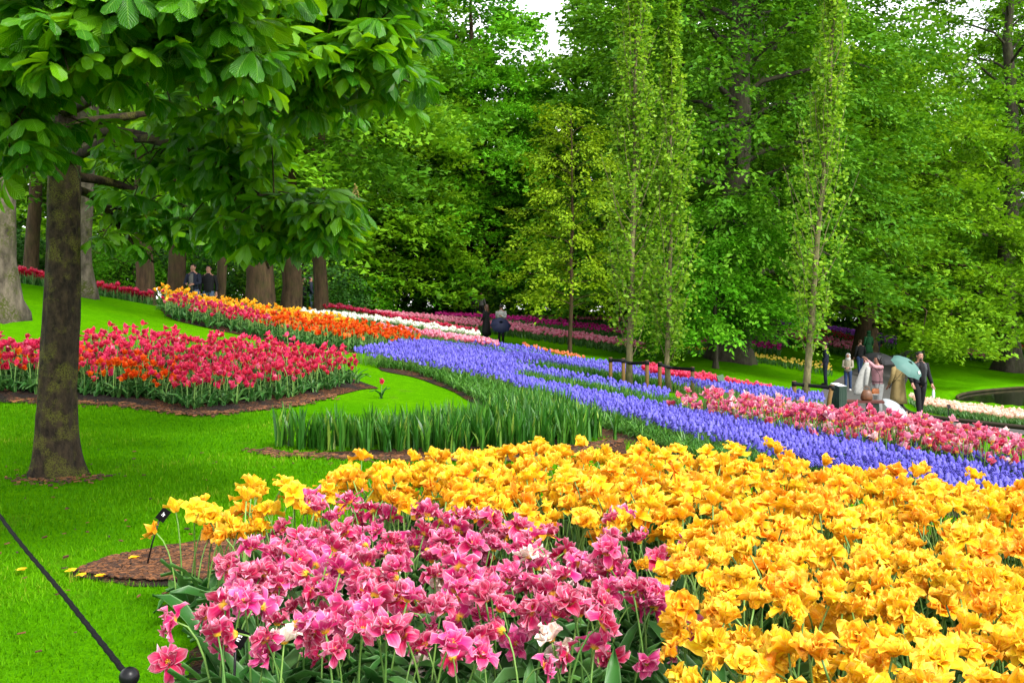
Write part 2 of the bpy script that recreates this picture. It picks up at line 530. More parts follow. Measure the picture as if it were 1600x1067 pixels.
def soil_material():
    m, nt, out = mat_new('soil_mulch')
    p = nt.nodes.new('ShaderNodeBsdfPrincipled'); setin(p, Roughness=0.95); p.inputs['Specular IOR Level'].default_value = 0.15
    pos = geo_pos(nt)
    v = nt.nodes.new('ShaderNodeTexVoronoi'); v.inputs['Scale'].default_value = 60; nt.links.new(pos, v.inputs['Vector'])
    n2 = noise(nt, 2.2, 4, pos)
    chips = ramp(nt, v.outputs['Color'], [(0.25, (0.016, 0.009, 0.005)), (0.6, (0.055, 0.020, 0.007)), (0.85, (0.12, 0.045, 0.015))])
    col = mixc(nt, ramp(nt, n2, [(0.42, (0, 0, 0)), (0.58, (1, 1, 1))]), chips, (0.014, 0.010, 0.008))
    nt.links.new(col, p.inputs['Base Color'])
    bp = nt.nodes.new('ShaderNodeBump'); bp.inputs['Strength'].default_value = 0.9; bp.inputs['Distance'].default_value = 0.02
    nt.links.new(v.outputs['Distance'], bp.inputs['Height']); nt.links.new(bp.outputs[0], p.inputs['Normal'])
    nt.links.new(p.outputs[0], out.inputs['Surface'])
    return m
M_SOIL = soil_material()
M_CHIP = leaf_mat('bark_chip', [(0.0, (0.018, 0.008, 0.004)), (0.5, (0.070, 0.026, 0.009)), (1.0, (0.17, 0.065, 0.02))], trans=0.0, rough=0.9)

def smooth_poly(poly, step):
    """closed outline resampled with rounded corners"""
    P = np.asarray(poly, float)
    for _ in range(2):
        Q = np.roll(P, -1, 0)
        P = np.stack([P * 0.78 + Q * 0.22, P * 0.22 + Q * 0.78], 1).reshape(-1, 2)
    out = []
    for a, b in zip(P, np.roll(P, -1, 0)):
        n = max(1, int(np.linalg.norm(b - a) / step))
        out += [a + (b - a) * k / n for k in range(n)]
    return np.array(out)

def sheet(name, poly, mat, lift=0.012, mound=0.05, step=0.25, smooth_corners=True, wob=0.02):
    """a sheet that follows the terrain inside an outline"""
    B = smooth_poly(poly, step) if smooth_corners else np.asarray(poly, float)
    B = B + RNG.normal(0, wob, B.shape)
    lo, hi = B.min(0), B.max(0)
    xs, ys = np.arange(lo[0], hi[0], step), np.arange(lo[1], hi[1], step)
    X, Y = np.meshgrid(xs, ys); I = np.stack([X.ravel(), Y.ravel()], 1)
    I = I[in_poly(I, B)]
    if len(I): I = I[edge_dist(I, B) > step * 0.45]
    A = np.concatenate([B, I]) if len(I) else B
    nb = len(B)
    r = delaunay_2d_cdt([Vector(p) for p in A], [(i, (i + 1) % nb) for i in range(nb)], [], 1, 1e-5)
    V = np.array([tuple(p) for p in r[0]])
    ed = edge_dist(V, B)
    z = terrain(V[:, 0], V[:, 1]) + lift + mound * np.clip(ed / 0.35, 0, 1)
    f = [t for t in r[2] if len(t) == 3]
    # keep triangles inside the outline, facing up
    f = np.array(f); c = V[f].mean(1); f = f[in_poly(c, B)]
    a, b, cc = V[f[:, 0]], V[f[:, 1]], V[f[:, 2]]
    ar = (b[:, 0]-a[:, 0])*(cc[:, 1]-a[:, 1]) - (b[:, 1]-a[:, 1])*(cc[:, 0]-a[:, 0])
    f[ar < 0] = f[ar < 0][:, ::-1]
    o = build(name, T(np.column_stack([V, z]), f), mat)
    tag(o, None, None, None, 'structure')
    return o

def fill(poly, sp, jit=0.42, inset=0.0, keep=1.0):
    """jittered hexagonal planting inside an outline"""
    P = np.asarray(poly, float); lo, hi = P.min(0), P.max(0)
    xs = np.arange(lo[0], hi[0] + sp, sp); ys = np.arange(lo[1], hi[1] + sp, sp * 0.866)
    X, Y = np.meshgrid(xs, ys); X = X + (np.arange(len(ys)) % 2)[:, None] * sp * 0.5
    Q = np.stack([X.ravel(), Y.ravel()], 1) + RNG.uniform(-jit, jit, (X.size, 2)) * sp
    Q = Q[in_poly(Q, P)]
    if inset and len(Q): Q = Q[edge_dist(Q, P) > inset]
    if keep < 1: Q = Q[RNG.random(len(Q)) < keep]
    return Q

def bed_outline(front, back, hf=0.0, hb=0.45):
    """front and back edges as photo points left to right; hf, hb the height of what was traced (0: soil, else flower tops)"""
    pts = [G(x, y, hf) for x, y in front] + [G(x, y, hb) for x, y in reversed(back)]
    return np.array(pts)
def strip_outline(spec):
    """[(photo x, near metres, far metres)] along a strip bed"""
    a = [((x - 800) / F * n, n) for x, n, f in spec]; b = [((x - 800) / F * f, f) for x, n, f in reversed(spec)]
    return np.array(a + b)

# ---------------------------------------------------------------- flower building blocks
def petal(L, W, a0, a1, cup=0.25, ruf=0.006, nu=5, nv=6, seed=0, curl=0.0, pointed=3.0):
    rs = np.random.default_rng(seed)
    ph = rs.uniform(0, 6.28, 4); tw = rs.uniform(-0.25, 0.25)
    def fn(U, V):
        vv = np.linspace(0, 1, V.shape[0]); ang = a0 + (a1 - a0) * vv + curl * vv ** 4
        dv = np.diff(vv, prepend=0) * L
        y = np.cumsum(np.sin(ang) * dv); z = np.cumsum(np.cos(ang) * dv)
        w = (0.16 + vv) ** 0.6 * np.sqrt(np.maximum(1 - vv ** pointed, 0)) ; w = w / w.max() * W * 0.5
        w[-1] = W * 0.07
        A = ang[:, None]; X = U * w[:, None]
        off = cup * W * (U ** 2) * (1 - 0.55 * V) * (0.3 + V)
        off = off + ruf * (U ** 2) * V * (np.sin(9 * V + ph[0]) + 0.7 * np.sin(17 * V * U + ph[1])) - ruf * 0.8 * (1 - np.abs(U)) * V * np.sin(5 * V + ph[2])
        Yy = y[:, None] - np.cos(A) * off; Zz = z[:, None] + np.sin(A) * off
        X = X + tw * L * V ** 2 * 0.4
        return X, Yy, Zz
    return grid(nu, nv, fn)

def double_petals(seed, L=0.068, W=0.046, openness=1.0, nu=5, nv=6, n=(5, 5, 4)):
    """petals of a loose double tulip as (template, turn) pairs"""
    rs = np.random.default_rng(seed); out = []
    spec = [(62, 108, 1.0), (44, 78, 0.95), (20, 46, 0.78)]
    for k, (a0, a1, s) in enumerate(spec):
        off = rs.uniform(0, 6.28)
        for j in range(n[k]):
            o = openness * rs.uniform(0.65, 1.25)
            t = petal(L * s * rs.uniform(0.85, 1.15), W * s * rs.uniform(0.75, 1.15), math.radians(a0) * o * 0.8, math.radians(a1) * o,
                      rs.uniform(0.15, 0.4), 0.011 * rs.uniform(0.5, 1.7), nu, nv, int(rs.integers(1e6)), rs.uniform(-0.5, 0.6))
            out.append((t, off + j * 2 * PI / n[k] + rs.normal(0, 0.22)))
    return out

def tulip_leaf(seed, L=0.28, W=0.055, nu=3, nv=6):
    rs = np.random.default_rng(seed)
    a0, a1 = math.radians(rs.uniform(4, 22)), math.radians(rs.uniform(45, 130)); tw = rs.uniform(-0.8, 0.8); wav = rs.uniform(0, 6)
    def fn(U, V):
        vv = np.linspace(0, 1, V.shape[0]); ang = a0 + (a1 - a0) * vv ** 1.6; dv = np.diff(vv, prepend=0) * L
        y = np.cumsum(np.sin(ang) * dv)[:, None]; z = np.cumsum(np.cos(ang) * dv)[:, None]; A = ang[:, None]
        w = (np.sin(PI * np.clip(0.14 + 0.86 * vv, 0, 1)) ** 0.75 * W * 0.5)[:, None]
        off = 0.30 * W * U ** 2 * (1 - 0.4 * V) + 0.08 * W * np.sin(7 * V + wav) * U
        X = U * w * np.cos(tw * V); off = off + U * w * np.sin(tw * V)
        return X, y - np.cos(A) * off, z + np.sin(A) * off
    return grid(nu, nv, fn)

def blade(L, W, lean, m=0, seg=3, tw=0.0, bend=1.0):
    """strap leaf standing up and arching towards +Y"""
    vv = np.linspace(0, 1, seg + 1); ang = lean * (0.25 + bend * vv ** 1.5); dv = np.diff(vv, prepend=0) * L
    y = np.cumsum(np.sin(ang) * dv); z = np.cumsum(np.cos(ang) * dv)
    w = W * 0.5 * np.sqrt(np.maximum(1 - vv ** 4, 0.0)) + 0.0003
    V = []; UV = []
    for k in range(seg + 1):
        c, s = math.cos(tw * vv[k]), math.sin(tw * vv[k])
        V += [(-w[k] * c, y[k] - w[k] * s, z[k]), (w[k] * c, y[k] + w[k] * s, z[k])]; UV += [(-1, vv[k]), (1, vv[k])]
    f = []
    for k in range(seg): f += [(2*k, 2*k+1, 2*k+3), (2*k, 2*k+3, 2*k+2)]
    return T(V, f, m, UV)

def stem_curve(h, lean, tilt, n=7):
    """stem rising to height h, head displaced by lean along +Y and facing tilt radians from upright"""
    tx = math.sin(tilt) * h * 0.22; tzv = math.cos(tilt) * h * 0.22
    p0, p3 = np.array([0, 0, 0.0]), np.array([0, lean, h])
    p1 = np.array([0, lean * 0.1, h * 0.45]); p2 = p3 - np.array([0, tx, tzv])
    t = np.linspace(0, 1, n)[:, None]
    return (1-t)**3*p0 + 3*(1-t)**2*t*p1 + 3*(1-t)*t*t*p2 + t**3*p3

M_TLEAF = leaf_mat('tulip_leaf', [(0.0, (0.016, 0.078, 0.010)), (0.5, (0.030, 0.115, 0.018)), (1.0, (0.065, 0.165, 0.030))], trans=0.22, rough=0.42, spec=0.22, objrand=True, rim=(0.12, 0.24, 0.09))
M_STEM = leaf_mat('tulip_stem', [(0.0, (0.06, 0.15, 0.025)), (1.0, (0.15, 0.27, 0.05))], trans=0.1, rough=0.5, objrand=True)
PINK_ST = [(0.0, (0.42, 0.0006, 0.036)), (0.35, (0.52, 0.001, 0.085)), (0.7, (0.57, 0.004, 0.150)), (0.86, (0.66, 0.06, 0.28)), (0.93, (0.82, 0.72, 0.56)), (1.0, (0.84, 0.78, 0.62))]
M_PINK = petal_mat('pink_petal', PINK_ST, (0.85, 0.50, 0.04), 0.20, (0.84, 0.58, 0.68), 0.62, 12.0, (0.60, 0.05, 0.21), 0.40, objrand=False, trans=.32, rough=.6)
YEL_ST = [(0.0, (0.84, 0.28, 0.003)), (0.25, (0.87, 0.44, 0.004)), (0.5, (0.89, 0.57, 0.006)), (0.8, (0.90, 0.66, 0.02)), (1.0, (0.86, 0.36, 0.004))]
M_YEL = petal_mat('yellow_petal', YEL_ST, (0.80, 0.42, 0.02), 0.15, (0.88, 0.62, 0.10), 0.5, 4.5, (0.76, 0.18, 0.004), 0.62, objrand=True)
M_YELP = petal_mat('yellow_petal_near', YEL_ST, (0.80, 0.42, 0.02), 0.15, (0.88, 0.62, 0.10), 0.5, 4.5, (0.76, 0.18, 0.004), 0.62, objrand=False)
M_STAMEN = solid('stamen', (0.55, 0.32, 0.02), 0.8, 0.2, 0.3)

# ---------------------------------------------------------------- the two front beds of double tulips
PINK_POLY = np.array([G(x, y, 0.40) for x, y in [(338,945),(372,880),(420,845),(515,803),(600,812),(740,828),(830,838),(1045,862),(1025,930),(1000,985),(960,1010),(700,1000),(500,1005),(380,1020),(330,1000)]])
YEL_POLY = np.array([G(x, y, 0.505 if y < 835 else 0.46) for x, y in [(272,800),(345,780),(470,764),(600,728),(700,712),(860,704),(1000,709),(1200,713),(1300,738),(1450,748),(1600,770),(1900,832),(1950,1250),(1170,1200),(1100,1010),(1035,930),(1052,866),(830,838),(640,828),(515,800),(420,838),(330,838)]])
SOIL_FRONT = [G(x, y) for x, y in [(98,898),(165,872),(250,854),(330,843),(420,833),(700,806),(1000,796),(1250,804),(1600,858),(1950,905)]] + \
             [np.array(p) for p in [(4.6,1.9),(0.9,1.9),(-0.2,2.35),(-1.0,2.75)]] + [G(x, y) for x, y in [(300,1030),(345,950),(372,922),(290,917),(180,913)]]
sheet('front_bed_soil', np.array(SOIL_FRONT), M_SOIL, 0.005, 0.010, 0.15, wob=.03)

TLEAF_T = [tulip_leaf(100 + k, L=0.20 + 0.12 * random.random(), W=0.045 + 0.03 * random.random()) for k in range(12)]
TLEAF_M = [to_mesh('leaf', t, [M_TLEAF]) for t in TLEAF_T]

class Kind:
    """meshes shared by the single plants of one kind of double tulip"""
    def __init__(s, nm, h, mat_whole, mat_petal, nvar, seed, L, W, tilt, pools, nu=5, nv=6, np_=(5, 5, 4)):
        rs = random.Random(seed); s.var = []; s.pools = pools; s.mat_whole = mat_whole
        for k in range(nvar):
            hh = h * rs.uniform(0.86, 1.1); tl = math.radians(min(105, abs(rs.gauss(0, tilt)) + 8)); ln = hh * rs.uniform(0.03, 0.12) + 0.10 * math.sin(tl)
            hh -= 0.05 * (1 - math.cos(tl))
            c = stem_curve(hh, ln, tl)
            st = tube(c, np.linspace(0.0042, 0.0032, len(c)), 5)
            pet = double_petals(seed * 100 + k, L, W, rs.uniform(0.55, 1.2), nu, nv, np_)
            R = rotx(-tl) @ rotz(rs.uniform(0, 6.28))
            core = merge([tube([(0, 0, 0), (0, 0, 0.02)], [0.004, 0.003], 5)] +
                         [tube([(0, 0, 0.004), (0.008*math.cos(a), 0.008*math.sin(a), 0.024)], [0.0012, 0.0022], 4) for a in np.arange(6) * 1.047])
            head = merge([t.xf(rotz(a)).rnd(rs.uniform(-0.06, 0.06)) for t, a in pet])
            rows = [(t, a) for t, a in pet]
            d = dict(stem=st, head=head, core=core, R=R, pos=c[-1], pet=rows, h=hh)
            d['stem_m'] = to_mesh('stem', st, [M_STEM]); d['head_m'] = to_mesh('flower', head, [mat_whole]); d['core_m'] = to_mesh('flower', core, [M_STAMEN])
            d['pet_m'] = {}
            M4 = np.eye(4); M4[:3, :3] = R; M4[:3, 3] = c[-1]; d['M'] = Matrix(M4.tolist())
            s.var.append(d)
        s.mat_petal = mat_petal
    def petals(s, k, pool):
        """petal meshes of variant k coloured from one pool of random values"""
        d = s.var[k]
        if pool not in d['pet_m']:
            lo, hi = s.pools[pool]; rs = random.Random(k * 7 + pool)
            d['pet_m'][pool] = [to_mesh('petal', t.rnd(rs.uniform(lo, hi)), [s.mat_petal]) for t, a in d['pet']]
        return d['pet_m'][pool]
    def plant(s, name, x, y, rz, sc, label, group, k=None, pool=None, n_leaf=2, dz=0.0, cat='tulip', tilt_extra=0.0):
        k = random.randrange(len(s.var)) if k is None else k
        d = s.var[k]
        root = link(name, None, None, (x, y, tz(x, y) + 0.03 + dz), rz, sc)
        root.empty_display_size = 0.05
        tag(root, label, cat, group)
        link('stem', d['stem_m'], root)
        if pool is None:
            fl = link('flower', d['head_m'], root); fl.matrix_basis = d['M']
        else:
            fl = link('flower', d['core_m'], root); fl.matrix_basis = d['M']
            for me, (t, a) in zip(s.petals(k, pool), d['pet']):
                p = link('petal', me, fl); p.rotation_euler = (random.gauss(0, 0.06), random.gauss(0, 0.06), a)
        a = random.uniform(0, 6.28)
        for j in range(n_leaf):
            lf = link('leaf', random.choice(TLEAF_M), root); lf.rotation_euler = (0, 0, a + j * 2.3 + random.uniform(-.4, .4)); lf.scale = [random.uniform(0.8, 1.25)] * 3
        return root
    def whole(s, k, rs):
        """one plant as a single template: slots petal, stem, leaf"""
        d = s.var[k]
        lv = [random.choice(TLEAF_T).xf(rotz(rs.uniform(0, 6.28)), None, rs.uniform(0.8, 1.2)).mat(2) for _ in range(2)]
        return merge([d['stem'].mat(1), d['head'].xf(d['R'], d['pos']).mat(0)] + lv)

KP = Kind('pink', 0.40, M_PINK, M_PINK, 18, 3, 0.072, 0.042, 52, [(0.02, 0.36), (0.3, 0.68), (0.55, 0.86), (0.92, 1.0)])
KY = Kind('yellow', 0.46, M_YEL, M_YELP, 18, 5, 0.066, 0.044, 46, [(0.0, 0.35), (0.3, 0.6), (0.55, 0.9), (0.85, 0.99)], 5, 6, (6, 6, 5))

Q = fill(PINK_POLY, 0.108)
Q = Q[np.argsort(Q[:, 1])]
for x, y in Q:
    pool = random.choices([0, 1, 2, 3], [0.42, 0.36, 0.17, 0.05])[0]
    KP.plant('pink_tulip', x, y, random.uniform(0, 6.28), random.uniform(0.80, 1.12), 'pink and white double tulip crowded in the front bed', 'pink tulips of the front bed', None, pool, 3)
SINGLE = [  # flowers that stand apart from the crowd: photo x, y, height, pool, label
    (262,1035,0.20,0,'deep pink double tulip leaning out over the lawn beside the black post knob'),
    (372,935,0.36,2,'pale pink tulip nodding over the lawn above the black name plate'),
    (500,1025,0.22,0,'small deep pink tulip hanging low among leaves at the front bed foot'),
    (527,990,0.30,1,'open pink tulip low at the front edge left of the bed centre'),
    (662,1045,0.17,3,'wilted cream tulip hanging lowest at the front bed edge'),
    (808,1008,0.26,2,'white tulip with red pink flames facing out at the front edge'),
    (868,1008,0.27,3,'large cream white tulip facing right at the front edge'),
    (1080,985,0.33,0,'deep pink tulip alone beside the yellow flowers at the front'),
    (1103,865,0.42,0,'single deep pink tulip strayed among the yellow tulips'),
    (955,1025,0.24,0,'deep pink tulip hanging low right of the cream one'),
    (355,1003,0.28,1,'pink tulip just behind the black name plate')]
for px, py, h, pool, lab in SINGLE:
    g = G(px, py, h)
    k = random.randrange(len(KP.var)); d = KP.var[k]
    if py > 960: k = max(range(len(KP.var)), key=lambda q: KP.var[q]['pos'][1] - 0.05 * (q % 3)) if px % 2 else k
    d = KP.var[k]; sc = 1.0
    rz = PI + random.uniform(-0.5, 0.5)       # nod towards the path
    off = rotz(rz) @ d['pos']
    KP.plant('pink_tulip', g[0] - off[0], g[1] - off[1], rz, sc, lab, 'pink tulips of the front bed', k, pool, 3, h - d['pos'][2] - 0.03 if h < 0.34 else 0.0)

Q = fill(YEL_POLY, 0.093)
Q = Q[~in_poly(Q, PINK_POLY)]
hz = terrain(Q[:, 0], Q[:, 1]) + 0.46
vx, vy = pix(Q[:, 0], Q[:, 1], hz)
seen = (vx > -30) & (vx < 1630) & (vy < 1130)
order = np.argsort(Q[:, 1] + np.where(seen, 0, 100))
single, rest = Q[order[:300]], Q[order[300:]]
for i, (x, y) in enumerate(single):
    KY.plant('yellow_tulip', x, y, random.uniform(0, 6.28), random.uniform(0.78, 1.12), 'yellow orange double tulip in the crowded near part of the big yellow bed', 'yellow tulips of the front bed', None,
             random.choices([0, 1, 2, 3], [.25, .35, .28, .12])[0] if i < 110 else None, 2)
rs = random.Random(4)
KYL = Kind('yellow', 0.46, M_YEL, M_YELP, 8, 6, 0.068, 0.052, 38, KY.pools, 3, 4, (4, 4, 3))
tm = [KYL.whole(k, rs) for k in range(8)]
n = len(rest)
o = build('yellow_tulip_bed', scatter(tm, RNG.integers(0, 8, n), np.column_stack([rest, terrain(rest[:, 0], rest[:, 1]) + 0.03]), rots_z(RNG.uniform(0, 6.28, n)), RNG.uniform(0.88, 1.1, n), RNG.random(n)), [M_YEL, M_STEM, M_TLEAF])
tag(o, 'far part of the big bed of yellow orange double tulips', 'tulips', None, 'stuff')
# under-leaves that close the beds between the stems
for poly, nm, lab, cnt in ((PINK_POLY, 'pink_bed_leaves', 'broad grey green tulip leaves under the front pink tulips', 0.085), (YEL_POLY, 'yellow_bed_leaves', 'broad grey green tulip leaves under the big yellow bed', 0.095)):
    q = fill(poly, cnt); n = len(q)
    o = build(nm, scatter(TLEAF_T, RNG.integers(0, 12, n), np.column_stack([q, terrain(q[:, 0], q[:, 1]) + 0.03]), rots_z(RNG.uniform(0, 6.28, n)), RNG.uniform(0.85, 1.25, n), RNG.random(n)), [M_TLEAF])
    tag(o, lab, 'leaves', None, 'stuff')
# leaves along the open front and left edge
ed = np.array([G(x, y, 0.0) for x, y in [(350,985),(330,1030),(300,1080),(420,1130),(600,1140),(800,1130),(1000,1120),(1150,1100),(1130,1040),(1000,1040),(700,1040),(430,1020)]])
q = fill(ed, 0.085); n = len(q)
o = build('edge_tulip_leaves', scatter(TLEAF_T, RNG.integers(0, 12, n), np.column_stack([q, terrain(q[:, 0], q[:, 1]) + 0.03]), rots_z(RNG.uniform(0, 6.28, n)), RNG.uniform(0.9, 1.35, n), RNG.random(n)), [M_TLEAF])
tag(o, 'broad tulip leaves along the open front edge of the pink bed', 'leaves', None, 'stuff')
# bark chips on the bare tip of the bed
tip = np.array([G(x, y) for x, y in [(105,897),(165,873),(250,857),(340,846),(460,850),(440,905),(372,920),(290,915),(180,911)]])
q = fill(tip, 0.016, 0.5, 0.03); n = len(q)
chip = [box(0, 0, 0.004, 0.022 * random.uniform(.6, 1.4), 0.012 * random.uniform(.6, 1.3), 0.005) for _ in range(5)]
o = build('bark_chips', scatter(chip, RNG.integers(0, 5, n), np.column_stack([q, terrain(q[:, 0], q[:, 1]) + 0.018]), rots_z(RNG.uniform(0, 6.28, n)) @ rots_x(RNG.normal(0, .35, n)), RNG.uniform(0.6, 1.4, n), RNG.random(n)), M_CHIP, smooth=False)
tag(o, 'brown bark chips on the bare tip of the front bed', 'bark chips', None, 'stuff')
# loose chips and dead bits along the other bed edges and round the chestnut foot
def edge_bits(pts, wdt, n, lab, s_=1.0):
    P = np.array([G(x, y) for x, y in pts]); L = np.concatenate([[0], np.cumsum(np.hypot(*np.diff(P, axis=0).T))])
    u = RNG.uniform(0, L[-1], n); q = np.column_stack([np.interp(u, L, P[:, 0]), np.interp(u, L, P[:, 1])]) + RNG.normal(0, wdt, (n, 2)) + (0, wdt * .8)
    o = build('bark_chips', scatter(chip, RNG.integers(0, 5, n), np.column_stack([q, terrain(q[:, 0], q[:, 1]) + .016]), rots_z(RNG.uniform(0, 6.28, n)) @ rots_x(RNG.normal(0, .4, n)), s_ * RNG.uniform(.7, 1.6, n), RNG.random(n)), M_CHIP, smooth=False)
    tag(o, lab, 'bark chips', None, 'stuff')
edge_bits([(0,628),(120,631),(220,637),(300,651),(430,638),(510,622)], .10, 1200, 'bark chips along the front edge of the crimson bed', 1.8)
edge_bits([(400,707),(440,714),(560,719),(700,722),(830,722),(915,707),(970,690)], .07, 1200, 'bark chips along the front edge of the daffodil leaves', 1.4)
edge_bits([(30,752),(85,758),(140,750)], .12, 150, 'brown dead bits in the grass round the chestnut foot', 1.3)
# litter on the lawn
q = np.column_stack([RNG.uniform(-4.4, 0.5, 260), RNG.uniform(2.6, 9.6, 260)]); q = q[~in_poly(q, np.array(SOIL_FRONT))]; n = len(q)
o = build('lawn_litter', scatter(chip, RNG.integers(0, 5, n), np.column_stack([q, terrain(q[:, 0], q[:, 1]) + .022]), rots_z(RNG.uniform(0, 6.28, n)) @ rots_x(RNG.normal(0, .5, n)), RNG.uniform(.5, 1.3, n), RNG.random(n)), M_CHIP, smooth=False)
tag(o, 'brown bits scattered over the near lawn', 'litter', None, 'stuff')
# fallen yellow petals
PET = [petal(0.06, 0.04, 1.45, 1.7, 0.1, 0.004, 4, 4, k) for k in range(4)]
for i, (px, py, lab) in enumerate([(118,898,'curled yellow petal at the left tip of the front bed'), (135,906,'curled yellow petal fallen on the edge of the bed tip'), (160,909,'small yellow petal lying where lawn meets bed tip'), (352,893,'yellow petals fallen on the bark chips beside the pink tulips'), (385,897,'yellow petals fallen nearest the pink tulips'), (212,880,'pale petal lying on bark beside the plant label stick'), (38,899,'yellow petal lying on the open lawn left of the bed tip')]):
    g = G(px, py); o = link('fallen_petal', to_mesh('fallen_petal', merge([PET[i % 4].rnd(0.5), PET[(i+1) % 4].rnd(0.7).xf(rotz(1.3), (0.03, 0.01, 0.004))]), [M_YELP]), None, (g[0], g[1], tz(*g) + 0.03), random.uniform(0, 6.28))
    tag(o, lab, 'petal', 'fallen petals')

# ---------------------------------------------------------------- beds in the middle distance
def mid_tulip(seed, h=0.40, L=0.072, W=0.056, n=7, nu=3, nv=4, open_=0.8, leaf=3):
    """one tulip plant as a single template: slots petal, stem, leaf"""
    rs = random.Random(seed); tl = abs(rs.gauss(0, 0.5)); hh = h * rs.uniform(0.50, 1.05)
    c = stem_curve(hh, 0.05 * math.sin(tl) + 0.02, tl, 4)
    ps = []
    for j in range(n):
        inner = j % 2
        ps.append(petal(L * rs.uniform(.85, 1.15), W * rs.uniform(.8, 1.1), math.radians(30 - 14 * inner) * open_, math.radians(62 - 28 * inner) * open_ * rs.uniform(.6, 1.4), .3, .006, nu, nv, rs.randrange(10**6)).xf(rotz(j * 2 * PI / n + rs.uniform(-.2, .2))).rnd(rs.uniform(-.05, .05)))
    hd = merge(ps).xf(rotx(-tl) @ rotz(rs.uniform(0, 6)), c[-1])
    lv = [tulip_leaf(seed * 9 + q, h * rs.uniform(.5, .8), 0.05, 3, 4).xf(rotz(rs.uniform(0, 6.28))).mat(2) for q in range(leaf)]
    return merge([hd.mat(0), tube(c, 0.005, 3, 1, cap=False)] + lv)
def far_tulip(seed, h=0.42, size=1.0):
    rs = random.Random(seed); hh = h * rs.uniform(0.88, 1.1); r = 0.036 * size; L = 0.075 * size
    V = [(0, 0, hh - L * .45)]
    for k in range(5): a = k * 1.2566 + rs.uniform(-.2, .2); V.append((r * rs.uniform(.8, 1.3) * math.cos(a), r * rs.uniform(.8, 1.3) * math.sin(a), hh + rs.uniform(-.01, .012)))
    for k in range(5): a = k * 1.2566 + 0.6; V.append((r * .8 * math.cos(a), r * .8 * math.sin(a), hh + L * rs.uniform(.4, .65)))
    f = []
    for k in range(5):
        f += [(0, 1 + (k + 1) % 5, 1 + k), (1 + k, 1 + (k + 1) % 5, 6 + k)]
    f += [(6, 7, 8), (6, 8, 9), (6, 9, 10)]
    uv = [(0, .05)] + [(0.5, .5)] * 5 + [(.9, 1)] * 5
    lv = [blade(h * rs.uniform(.55, .85), 0.06, rs.uniform(.3, .9), 2, 2).xf(rotz(rs.uniform(0, 6.28))) for _ in range(3)]
    return merge([T(V, f, 0, uv), tube([(0, 0, 0), (0, 0, hh - L * .4)], 0.006, 3, 1, cap=False)] + lv)

def muscari(seed, h=0.19, lod=0):
    rs = random.Random(seed); hh = h * rs.uniform(0.78, 1.12); sp = 0.050 * rs.uniform(.85, 1.15); ts = []
    ln = rs.uniform(-.02, .02)
    if lod == 0:
        for k in range(6):
            r = 0.0165 * (1 - (k / 6) ** 2.2) + 0.002; z = hh - sp * 0.5 + sp * k / 6
            n = 6 if k < 4 else 4
            for j in range(n):
                a = j * 2 * PI / n + k * .5; b = 0.0078
                c = np.array([r * math.cos(a) + ln, r * math.sin(a), z + rs.uniform(-.002, .002)])
                V = [c + (0, 0, b), c + (0, 0, -b * 1.2)] + [c + (b * math.cos(q), b * math.sin(q), 0) for q in np.arange(4) * 1.57]
                ts.append(T(V, [(0, 2, 3), (0, 3, 4), (0, 4, 5), (0, 5, 2), (1, 3, 2), (1, 4, 3), (1, 5, 4), (1, 2, 5)], 0, [(0, k / 6)] * 6).rnd(rs.uniform(-.1, .1)))
    else:
        V = []; f = []; S = 5; K = 3
        for k in range(K):
            for j in range(S):
                a = j * 2 * PI / S + k * .63; r = (0.023 * (1 - (k / K) ** 2.2)) * (1.25 if (j + k) % 2 else .8)
                V.append((r * math.cos(a) + ln, r * math.sin(a), hh - sp * .5 + sp * k / K + rs.uniform(-.003, .003)))
        for k in range(K - 1):
            for j in range(S):
                p, q = k * S + j, k * S + (j + 1) % S; f += [(p, q, q + S), (p, q + S, p + S)]
        V.append((ln, 0, hh + sp * .5)); e = len(V) - 1
        for j in range(S): f.append(((K - 1) * S + j, (K - 1) * S + (j + 1) % S, e))
        ts.append(T(V, f, 0, [(0, (v[2] - hh) / sp + .5) for v in V]))
    ts.append(tube([(0, 0, 0), (ln, 0, hh - sp * .4)], 0.003, 3, 1, cap=False))
    for q in range(3 if lod == 0 else 1): ts.append(blade(h * rs.uniform(.7, 1.1), 0.009, rs.uniform(.3, 1.3), 2, 3 if lod == 0 else 1, bend=1.6).xf(rotz(rs.uniform(0, 6.28))))
    return merge(ts)

M_CRIM = petal_mat('crimson_petal', [(0, (0.42, 0.001, 0.012)), (.4, (0.52, 0.002, 0.030)), (.8, (0.60, 0.006, 0.075)), (.95, (0.66, 0.05, 0.16)), (1, (0.72, 0.35, 0.36))], (0.70, 0.25, 0.03), .12, (0.70, 0.12, 0.22), .5, 4.5, (0.66, 0.05, 0.14), .4)
M_ORED = petal_mat('orange_red_petal', [(0, (0.52, 0.012, 0.002)), (.4, (0.62, 0.028, 0.003)), (.8, (0.70, 0.06, 0.004)), (1, (0.76, 0.16, 0.006))], (0.8, 0.35, 0.02), .13, (0.76, 0.18, 0.01), .6, 4.5, (0.72, 0.09, 0.006), .4)
M_GOLD = petal_mat('golden_petal', [(0, (0.80, 0.30, 0.008)), (.5, (0.82, 0.40, 0.010)), (1, (0.84, 0.50, 0.02))], None, .2, (0.85, 0.5, 0.05), .3, 4.5, (0.78, 0.20, 0.01), .3)
M_ROSE = petal_mat('rose_pink_petal', [(0, (0.50, 0.002, 0.030)), (.35, (0.56, 0.008, 0.085)), (.65, (0.62, 0.05, 0.19)), (.88, (0.74, 0.36, 0.44)), (1, (0.80, 0.66, 0.52))], (0.85, 0.50, 0.06), .18, (0.78, 0.46, 0.54), .45, 4.5, (0.70, 0.20, 0.33), .4)
